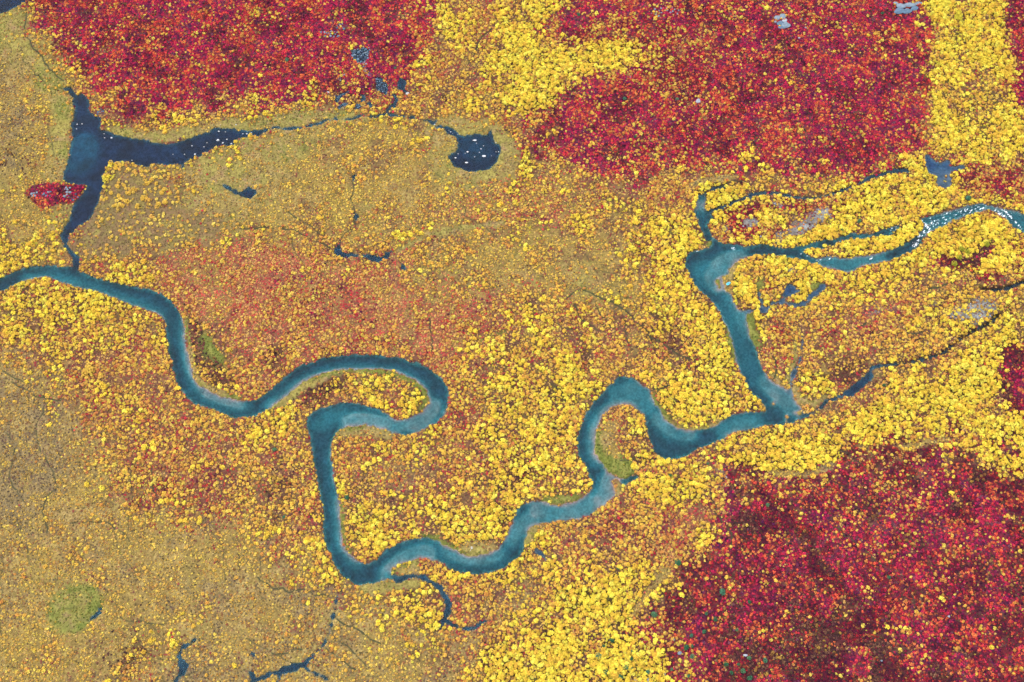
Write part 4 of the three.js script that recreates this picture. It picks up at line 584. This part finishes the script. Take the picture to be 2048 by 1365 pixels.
{
  const chosen = [], rest = [];
  for (const w of willows) (chosen.length < 300 && inView(w) ? chosen : rest).push(w);
  const stemMat = new THREE.MeshStandardMaterial({ color: new THREE.Color(0.1, 0.075, 0.055), roughness: 1 });
  const stemShape = mergeGeometries([0, 1.3, 2.5, 3.9, 5.2].map((a) => { const g = new THREE.CylinderGeometry(0.02, 0.045, 0.6, 5, 1); g.translate(0, 0.3, 0); g.rotateZ(0.45); g.rotateY(a); return g; }));
  const big = [101, 117, 133, 149].map((s) => bush(s, 130, 0.85, 0.2, 0.7, 0.9));
  chosen.forEach((w, i) => {
    const g = new THREE.Group();
    g.name = numbered('willow_shrub'); g.position.set(w.x, w.y, w.z); g.rotation.y = w.turn;
    const f = new THREE.Mesh(big[i % 4], tintedMat(w.color)), s = new THREE.Mesh(stemShape, stemMat);
    f.name = 'foliage'; s.name = 'stem'; f.scale.set(w.r, w.h, w.r); s.scale.set(w.r, w.h, w.r);
    g.add(f, s);
    const [zone, side] = zoneOf(w.x, w.z), size = w.r > 1.9 ? 'huge' : w.r > 1.25 ? 'wide' : 'full';
    add(tag(g, `${size} ${hueWord(w.color)} shrub ${zone}, ${side}`, 'shrub', `large shrubs ${zone}`));
  });
  const thicket = new THREE.Group();
  thicket.name = 'willow_thicket';
  instances(thicket, 'foliage', rest, willowShapes, leafMat);
  add(tag(thicket, 'countless small yellow and golden willow shrubs covering the tundra', 'thicket', null, 'stuff'));
  const heath = new THREE.Group();
  heath.name = 'heath_cover';
  instances(heath, 'foliage', lows, heathShapes, heathMat);
  add(tag(heath, 'low red, orange and tan heath clumps covering the ground', 'heath', null, 'stuff'));
}

// round evergreen bushes
{
  const shapes = [61, 67, 71].map((s) => bush(s, 150, 1.15, 0.2, 0.75, 0.8)), trunkG = new THREE.CylinderGeometry(0.04, 0.09, 0.9, 6), trunkM = new THREE.MeshStandardMaterial({ color: new THREE.Color(0.07, 0.05, 0.04), roughness: 1 });
  trunkG.translate(0, 0.4, 0);
  const spots = [[1357, 1128, 2], [1443, 1186, 2], [1307, 1230, 2], [1429, 1242, 1.4], [1407, 1265, 1.3], [1382, 1272, 1.2], [1471, 1262, 1], [1224, 1282, 1.5], [1208, 1293, 1], [1196, 1310, 1.9], [1264, 1305, 1.1], [1263, 1319, 1.3], [1254, 1333, 1.7], [1287, 1326, 1.3], [1204, 1331, 1], [1214, 1347, 1.7], [1241, 1354, 1.5], [1295, 1345, 1.5], [1264, 1340, 1], [1372, 1296, 1.7], [1383, 1293, 1.1], [1382, 1315, 1.4], [1496, 1318, 1.3], [1451, 1330, 1.5], [1474, 1330, 1], [1528, 1323, 1.5], [1485, 1344, 1.6], [1461, 1346, 1.2], [1497, 1358, 1.5], [1376, 1354, 1.1], [1344, 1340, 1], [1341, 952, 1.2], [1236, 1138, 1], [1416, 929, 0.9], [1534, 1012, 1.3], [1496, 1206, 1.2], [1411, 1230, 1], [1936, 398, 2], [1718, 443, 1.6], [1761, 33, 1.2], [1157, 33, 1.3], [1249, 203, 1.4], [1353, 204, 1.3], [1270, 277, 1.1], [694, 997, 1.5], [569, 1035, 1.1], [549, 900, 1.4], [1768, 772, 1.1], [1775, 1158, 1.2], [574, 121, 1.6], [790, 137, 1], [1684, 462, 1]];
  spots.forEach(([x, y, r], i) => {
    const [wx, wz] = at(x, y), g = new THREE.Group(), f = new THREE.Mesh(shapes[i % 3], tintedMat(tone(['#4f8a62', '#5c9470', '#6a9a6a', '#478058'][i % 4], 0.55))), t = new THREE.Mesh(trunkG, trunkM);
    g.name = numbered('evergreen_bush'); f.name = 'crown'; t.name = 'trunk'; f.scale.set(r * 0.8, r * 0.85, r * 0.8); t.scale.setScalar(r * 0.7);
    g.position.set(wx, groundAt(wx, wz) - 0.05, wz); g.rotation.y = i * 1.7; g.add(f, t);
    const [zone, side] = zoneOf(wx, wz);
    add(tag(g, `${r > 1.55 ? 'large' : r > 1.15 ? 'middling' : 'small'} evergreen bush ${zone}, ${side}`, 'bush', 'evergreen bushes'));
  });
  for (const [x, y, r, side] of [[1918, 518, 1.9, 'left of the middle'], [1908, 532, 1.9, 'lowest'], [1973, 492, 2, 'rightmost'], [1934, 507, 1.8, 'upper'], [1923, 502, 1.8, 'leftmost upper']]) {
    const [wx, wz] = at(x, y), g = new THREE.Group(), f = new THREE.Mesh(shapes[0], tintedMat(tone('#b8b420'))), t = new THREE.Mesh(trunkG, trunkM);
    g.name = numbered('lime_shrub'); f.name = 'foliage'; t.name = 'stem'; f.scale.set(r * 0.85, r * 0.75, r * 0.85); t.scale.setScalar(r * 0.6); g.position.set(wx, groundAt(wx, wz) - 0.05, wz); g.add(f, t);
    add(tag(g, `lime green round shrub by the red clearing at right, ${side}`, 'shrub', 'lime shrubs by the clearing'));
  }
}

// ---------------------------------------------------------------- rocks
function rockShape(seed, flat, detail = 2) {
  const rand = mulberry(seed), g = new THREE.IcosahedronGeometry(1, detail), p = g.attributes.position, cuts = Array.from({ length: 9 }, () => [new THREE.Vector3(rand() - 0.5, (rand() - 0.35) * 1.1, rand() - 0.5).normalize(), 0.55 + rand() * 0.35]), v = new THREE.Vector3();
  for (let i = 0; i < p.count; i++) {
    v.fromBufferAttribute(p, i);
    for (const [n, d] of cuts) { const e = v.dot(n) - d; if (e > 0) v.addScaledVector(n, -e * 0.92); }
    v.multiplyScalar(1 + 0.1 * (noise(v.x * 4 + seed, v.z * 4 + v.y * 5) - 0.5)); p.setXYZ(i, v.x, v.y * flat, v.z);
  }
  const bare = new THREE.BufferGeometry(); bare.setAttribute('position', p);
  const c = new Float32Array(p.count * 3);
  for (let i = 0; i < p.count; i++) { const t = 0.75 + 0.5 * noise(p.getX(i) * 6 + seed, p.getZ(i) * 6), l = noise(p.getX(i) * 3 - seed, p.getZ(i) * 3) > 0.66 ? 0.75 : 1; c.set([t * l, t * l, t * (l * 0.4 + 0.6) * (l < 1 ? 0.85 : 1)], i * 3); }
  bare.setAttribute('color', new THREE.BufferAttribute(c, 3)); bare.computeVertexNormals();
  return bare;
}
const rockShapes = [3, 8, 13, 21, 34].map((s) => rockShape(s, 0.7)), slabShapes = [4, 7, 12].map((s) => rockShape(s, 0.35));
const rockMats = { pale: [0.24, 0.26, 0.29], white: [0.42, 0.42, 0.42], blue: [0.065, 0.11, 0.16], dark: [0.025, 0.045, 0.08], grey: [0.13, 0.165, 0.2] };
for (const k in rockMats) rockMats[k] = new THREE.MeshStandardMaterial({ color: new THREE.Color(...rockMats[k]), vertexColors: true, roughness: 0.9, flatShading: true });
const rockRand = mulberry(404);
function rock(x, y, rx, ry, mat, label, group, options = {}) {
  const [wx, wz] = at(x, y), slab = options.slab, m = new THREE.Mesh((slab ? slabShapes : rockShapes)[rockRand() * (slab ? 3 : 5) | 0], rockMats[mat]), s = UNIT;
  m.name = numbered(options.name || 'rock'); m.scale.set(rx * s, Math.min(rx, ry) * s * (options.tall || 0.85), ry * s); m.rotation.y = options.turn ?? rockRand() * 0.8 - 0.4;
  const base = options.floating ? Math.max(groundAt(wx, wz), WATER - 0.15) : groundAt(wx, wz);
  m.position.set(wx, base + m.scale.y * 0.18, wz);
  if (options.parent) { options.parent.add(m); return m; }
  return add(tag(m, label, 'rock', group));
}
for (const [x, y, r] of [[153, 248, 1.6], [163, 247, 1.6], [152, 257, 1.3], [208, 275, 1.5], [222, 275, 2.3], [207, 267, 1.2], [263, 320, 1.3], [345, 308, 1.3], [368, 308, 1.4], [389, 308, 2.4], [383, 291, 1.6], [407, 293, 1.4], [435, 280, 3.3], [437, 262, 2], [445, 285, 2.4], [462, 287, 2.2], [450, 263, 1.4], [413, 285, 1.3], [485, 267, 1.5], [493, 267, 2], [502, 265, 1.4], [472, 250, 1.6], [440, 250, 1.4], [453, 278, 1.6]]) {
  const where = x < 180 ? 'in the top arm of the branching lake' : x < 300 ? 'along the upper shore of the branching lake' : x < 425 ? 'in the right arm of the branching lake' : x < 470 ? 'in the pale cluster of the lake\'s right arm' : 'in the narrow tip of the lake\'s right arm';
  rock(x, y, r * 1.05, r * 0.85, 'white', `${r > 2.1 ? 'larger' : 'small'} whitish rock ${where}`, `rocks ${where}`, { floating: true, tall: 1.2 });
}
for (const [x, y, a, b, l] of [[949, 280, 4.6, 2.2, 'long white rock highest in the rocky pond'], [968, 311.5, 4.4, 2.8, 'large white block in the lower right of the rocky pond'], [933, 324.5, 3.6, 2.1, 'white rock near the lower shore of the rocky pond'], [911, 315, 2.6, 1.7, 'white rock near the left shore of the rocky pond'], [935, 303, 2.3, 2, 'white rock in the middle of the rocky pond'], [962, 297, 1.7, 1.2], [992, 285, 1.3, 1], [949, 313, 1.5, 1], [997, 303, 1.4, 1.2], [953, 286, 1.2, 1], [959, 304, 1.4, 1.2], [930, 306, 1, 0.9], [901, 263, 1.7, 1.2], [905, 266, 1.1, 0.9], [915, 268, 1, 0.9], [869, 248, 1.4, 1.2], [898, 260, 1, 0.8], [967, 291, 1.6, 1], [992, 303, 1, 0.9], [983, 311, 0.9, 1.2], [916, 307, 1.2, 1]]) rock(x, y, a, b, 'white', l || 'small pale stone breaking the surface of the rocky pond', l ? null : 'small stones in the rocky pond', { floating: true, tall: 1, turn: 0.08 });
for (const [x, y, a, b, mt, l] of [[1395, 208, 6.5, 6, 'pale', 'lone pale round boulder on the right red hill'], [815, 187, 4.5, 4, 'white', 'white boulder at the end of the blackish pool'], [657, 185, 3.4, 3, 'pale', 'pale boulder on the red slope left of the rock piles'], [1284, 1287, 6, 2.6, 'grey', 'long grey rock among yellow shrubs near the bottom'], [1359, 1307, 4.5, 3.5, 'grey', 'grey rock by the evergreen bushes near the bottom'], [1347, 1280, 2.5, 2.2, 'grey', 'small grey rock left of the paired evergreen bushes'], [1489, 1312, 4.5, 2.6, 'pale', 'pale rock beside an evergreen bush on the dark red slope'], [1329, 1350, 2.6, 5.5, 'grey', 'tall thin grey rock at the bottom edge'], [1296, 1361, 4.5, 4, 'grey', 'grey rock cut by the bottom edge, right one'], [1272, 1361, 3.6, 3.4, 'grey', 'grey rock cut by the bottom edge, left one'], [1216, 1346, 3, 2.6, 'pale', 'pale rock beside a green bush at the bottom'], [1894, 1235, 2.8, 2.2, 'pale', 'tiny pale rock alone on the lower right red slope'], [1760, 1323, 2.4, 2.2, 'grey', 'tiny grey rock low on the dark red slope'], [2045, 1343, 2.6, 2.6, 'pale', 'tiny pale rock at the lower right corner'], [1601, 45, 3, 2.6, 'blue', 'small blue stone right of the squarish outcrop'], [1609, 62, 3, 2.4, 'grey', 'grey stone below right of the squarish outcrop'], [1596, 82, 2.6, 2, 'pale', 'pale stone well below the squarish outcrop'], [1260, 160, 2, 2, 'blue', 'small blue stone at the tip of the right red hill'], [1999, 424, 3.4, 2.6, 'grey', 'tan boulder in the rapids at the right'], [1395, 502, 3, 1.6, 'white', 'white stone on the bank left of the river fork']]) rock(x, y, a, b, mt, l, null, { floating: x === 1999 });
const pileRand = mulberry(99);
function pile(where, mat, n, size, corners) {
  const xs_ = corners.map((c) => c[0]), ys_ = corners.map((c) => c[1]), inside = (x, y) => { let k = false; for (let i = 0, j = corners.length - 1; i < corners.length; j = i++) { const [a, b] = corners[i], [c, d] = corners[j]; if ((b > y) !== (d > y) && x < (c - a) * (y - b) / (d - b) + a) k = !k; } return k; };
  const put = [];
  for (let tries = 0; put.length < n && tries < 4000; tries++) {
    const x = Math.min(...xs_) + pileRand() * (Math.max(...xs_) - Math.min(...xs_)), y = Math.min(...ys_) + pileRand() * (Math.max(...ys_) - Math.min(...ys_)), r = size * (0.65 + 0.7 * pileRand());
    if (!inside(x, y) || put.some(([a, b, c]) => Math.hypot(a - x, b - y) < (c + r) * 0.72)) continue;
    put.push([x, y, r]);
    const cx = (Math.min(...xs_) + Math.max(...xs_)) / 2, cy = (Math.min(...ys_) + Math.max(...ys_)) / 2, spot = (y > cy ? 'lower ' : 'upper ') + (x > cx ? 'right' : 'left');
    const m = mat === 'blue' ? ['blue', 'grey', 'blue', 'dark'][pileRand() * 4 | 0] : mat === 'dark' ? ['dark', 'blue', 'dark', 'blue'][pileRand() * 4 | 0] : mat;
    rock(x, y, r, r * (0.7 + 0.4 * pileRand()), m, `${{ dark: 'dark wet', blue: 'blue grey', grey: 'grey', pale: 'pale grey', white: 'whitish' }[m]} boulder ${where}, ${spot}`, `boulders ${where}`, { turn: pileRand() * 6, name: 'boulder', tall: 1, floating: true });
  }
}
pile('in the largest rock pile on the left red hill', 'blue', 46, 2.9, [[702, 100], [720, 96], [738, 92], [741, 100], [736, 118], [728, 128], [712, 126], [704, 112]]);
pile('in the thin trail below the largest rock pile', 'blue', 15, 2.2, [[724, 126], [732, 126], [734, 138], [742, 148], [744, 156], [732, 150], [726, 138]]);
pile('in the dark patch right of the rock trail', 'dark', 42, 2, [[750, 156], [768, 160], [775, 178], [774, 186], [756, 180], [752, 168]]);
pile('in the broken row above the largest rock pile', 'blue', 13, 3, [[640, 64], [660, 62], [680, 66], [676, 74], [650, 74]]); pile('in the small knot above the broken row', 'dark', 8, 2.6, [[670, 52], [686, 48], [688, 58], [676, 60]]);
pile('in the faint patch left of the rock trail', 'grey', 9, 1.7, [[674, 148], [694, 148], [690, 162], [678, 162]]); pile('in the slanting streak above the grassy creek', 'dark', 16, 2, [[670, 192], [696, 180], [700, 182], [680, 196], [674, 202]]);
pile('in the dark knot above the grassy creek, left one', 'dark', 11, 2, [[674, 218], [678, 208], [694, 206], [690, 216]]); pile('in the dark knot above the grassy creek, right one', 'dark', 10, 2, [[708, 214], [718, 206], [724, 212], [716, 218]]);
pile('in the heap on the lake shore at left', 'dark', 15, 2, [[192, 228], [198, 218], [207, 220], [208, 230], [198, 236]]);
pile('on the red hummock by the lake, left cluster', 'grey', 5, 2.6, [[62, 390], [78, 388], [78, 396], [66, 396]]); pile('on the red hummock by the lake, middle cluster', 'blue', 6, 2.8, [[88, 388], [106, 386], [106, 396], [92, 397]]); pile('on the red hummock by the lake, right cluster', 'grey', 8, 3, [[132, 378], [144, 378], [142, 394], [130, 396]]); pile('at the dark foot of the red hummock', 'dark', 6, 2.4, [[138, 396], [150, 390], [160, 388], [158, 396], [142, 404]]);
pile('in the streaked outcrop at the top', 'grey', 20, 2.4, [[1292, 36], [1310, 24], [1338, 16], [1345, 22], [1364, 30], [1350, 36], [1325, 34], [1318, 46], [1310, 36]]); pile('in the short upright streak on the right red hill', 'blue', 8, 2, [[1462, 20], [1470, 20], [1473, 50], [1462, 50]]);
pile('strewn over the pale lichen patch at right', 'pale', 22, 1.5, [[1935, 612], [1960, 600], [1990, 600], [1980, 638], [1955, 648], [1940, 630]]);
function outcrop(label, blocks) {
  const g = new THREE.Group(); g.name = numbered('rock_outcrop');
  for (const [x, y, a, b, m, t] of blocks) rock(x, y, a, b, m, null, null, { parent: g, name: 'block', slab: true, tall: 1.2, turn: t }).name = 'block';
  add(tag(g, label, 'rock outcrop'));
}
outcrop('squarish blue grey rock outcrop on the upper right red hill', [[1553, 42, 9, 6, 'grey', 0.5], [1563, 40, 8, 7, 'grey', 1], [1560, 53, 10, 6, 'blue', 0.2], [1570, 57, 11, 8, 'grey', 0.1], [1562, 61, 9, 5, 'blue', 0], [1549, 50, 4, 3, 'grey', 0.4], [1567, 48, 7, 5, 'pale', 0.8]]);
outcrop('long fish shaped rock outcrop at the top right', [[1789, 12, 6, 3.5, 'grey', -0.3], [1800, 18, 13, 7, 'grey', 0.1], [1818, 15, 16, 6, 'grey', 0.1], [1835, 11, 10, 4, 'grey', 0.2], [1795, 28, 13, 8, 'blue', 0.2], [1812, 28, 12, 7, 'blue', 0.2], [1826, 22, 10, 6, 'blue', 0.3]]);

// ---------------------------------------------------------------- white water, boat, driftwood
{
  const rand = mulberry(555), parts = [], base = new THREE.IcosahedronGeometry(1, 1), q = new THREE.Quaternion(), m = new THREE.Matrix4();
  const rapids = [[55, 13, [[1992, 424], [2004, 430], [2012, 432]]], [70, 16, [[1846, 447], [1858, 455], [1850, 468]]], [120, 20, [[1856, 444], [1880, 440], [1910, 430], [1940, 420], [1975, 414]]], [45, 9, [[1845, 470], [1838, 482], [1826, 492]]], [40, 12, [[1998, 416], [2016, 426], [2024, 436], [2044, 456]]], [14, 5, [[1780, 458], [1796, 452]]], [18, 5, [[1622, 514], [1645, 520], [1662, 516]]], [12, 6, [[1600, 505], [1640, 524]]], [8, 4, [[1466, 498], [1472, 496]]], [6, 8, [[1740, 518], [1760, 512]]], [60, 26, [[1860, 450], [1900, 432], [1990, 418], [2040, 440]]]];
  for (const [n, spread, pts] of rapids) {
    const p = curve(pts, false);
    for (let i = 0; i < n * 0.7; i++) {
      const k = rand() * (p.length - 1.001), a = p[k | 0], b = p[(k | 0) + 1], w = spread * UNIT * (rand() + rand() - 1), x = a[0] + (b[0] - a[0]) * (k % 1) + w * 0.6, z = a[1] + (b[1] - a[1]) * (k % 1) + w;
      if (shore(x, z) > -0.35) continue;
      const g = base.clone(), gpv = g.attributes.position; g.deleteAttribute('uv'); g.deleteAttribute('normal');
      for (let v = 0; v < gpv.count; v++) { const t = 0.6 + 0.8 * noise(gpv.getX(v) * 2.5 + i, gpv.getZ(v) * 2.5 + n); gpv.setXYZ(v, gpv.getX(v) * t, gpv.getY(v), gpv.getZ(v) * t); }
      const s = 0.14 + 0.4 * rand() * rand();
      g.applyMatrix4(m.compose(new THREE.Vector3(x, WATER + 0.02, z), q.setFromAxisAngle(new THREE.Vector3(0, 1, 0), 0.45 + rand() * 0.7), new THREE.Vector3(s * (1.2 + rand() * 1.4), 0.1, s * 0.6)));
      parts.push(g);
    }
  }
  const foam = mergeGeometries(parts); foam.computeVertexNormals();
  const f = new THREE.Mesh(foam, new THREE.MeshStandardMaterial({ color: new THREE.Color(0.72, 0.75, 0.78), roughness: 0.8 }));
  f.name = 'foam';
  add(tag(f, 'white foam flecks where the river runs over rapids', 'foam', null, 'stuff'));
}
{
  const [x, z] = at(1457, 568), g = new THREE.Group(); g.name = 'inflatable_boat';
  const ring = new THREE.CatmullRomCurve3([[-1.25, 0, 0], [-1.05, 0.02, 0.42], [-0.3, 0, 0.55], [0.5, 0, 0.52], [1.1, 0.06, 0.33], [1.4, 0.16, 0], [1.1, 0.06, -0.33], [0.5, 0, -0.52], [-0.3, 0, -0.55], [-1.05, 0.02, -0.42]].map((p) => new THREE.Vector3(...p)), true);
  const hull = new THREE.Mesh(new THREE.TubeGeometry(ring, 64, 0.2, 12, true), new THREE.MeshStandardMaterial({ color: new THREE.Color(0.05, 0.5, 0.68), roughness: 0.45 }));
  hull.name = 'hull_tube'; hull.position.y = 0.22;
  const fl = new THREE.Mesh(new THREE.ExtrudeGeometry(new THREE.Shape(ring.getPoints(40).map((p) => new THREE.Vector2(p.x * 0.96, p.z * 0.96))), { depth: 0.04, bevelEnabled: false }).rotateX(Math.PI / 2), new THREE.MeshStandardMaterial({ color: new THREE.Color(0.08, 0.42, 0.56), roughness: 0.6 }));
  fl.name = 'floor'; fl.position.y = 0.14;
  const seat = new THREE.Mesh(new THREE.CapsuleGeometry(0.13, 0.75, 6, 12).rotateX(Math.PI / 2), new THREE.MeshStandardMaterial({ color: new THREE.Color(0.07, 0.45, 0.6), roughness: 0.5 }));
  seat.name = 'seat'; seat.position.set(-0.25, 0.3, 0);
  g.add(hull, fl, seat); g.position.set(x, groundAt(x, z) + 0.1, z); g.rotation.y = 0.55;
  add(tag(g, 'small cyan inflatable boat pulled up on the grassy river bank', 'boat'));
}
for (const [x, y, n, l] of [[944, 1094, 5, 'bleached driftwood branches on the grassy bank of the lower loop'], [1258, 870, 3, 'bleached driftwood on the tip of land inside the right bend']]) {
  const [wx, wz] = at(x, y), g = new THREE.Group(), mat = new THREE.MeshStandardMaterial({ color: new THREE.Color(0.52, 0.5, 0.46), roughness: 0.9 }), rand = mulberry(x);
  g.name = numbered('driftwood');
  for (let i = 0; i < n; i++) { const a = rand() * 3.1, len = 1.2 + rand() * 1.8, c = new THREE.CatmullRomCurve3([0, 0.3, 0.65, 1].map((t) => new THREE.Vector3(Math.cos(a) * len * t + (rand() - 0.5) * 0.3, 0.12 + 0.3 * Math.sin(t * 3) * rand(), Math.sin(a) * len * t + (rand() - 0.5) * 0.3))), b = new THREE.Mesh(new THREE.TubeGeometry(c, 10, 0.09 - i * 0.008, 6), mat); b.name = 'branch'; g.add(b); }
  g.position.set(wx, groundAt(wx, wz) + 0.1, wz);
  add(tag(g, l, 'driftwood'));
}
console.log('willows', willows.length, 'low', lows.length, 'ground vertices', gw * gh);

renderer.render(scene, camera);
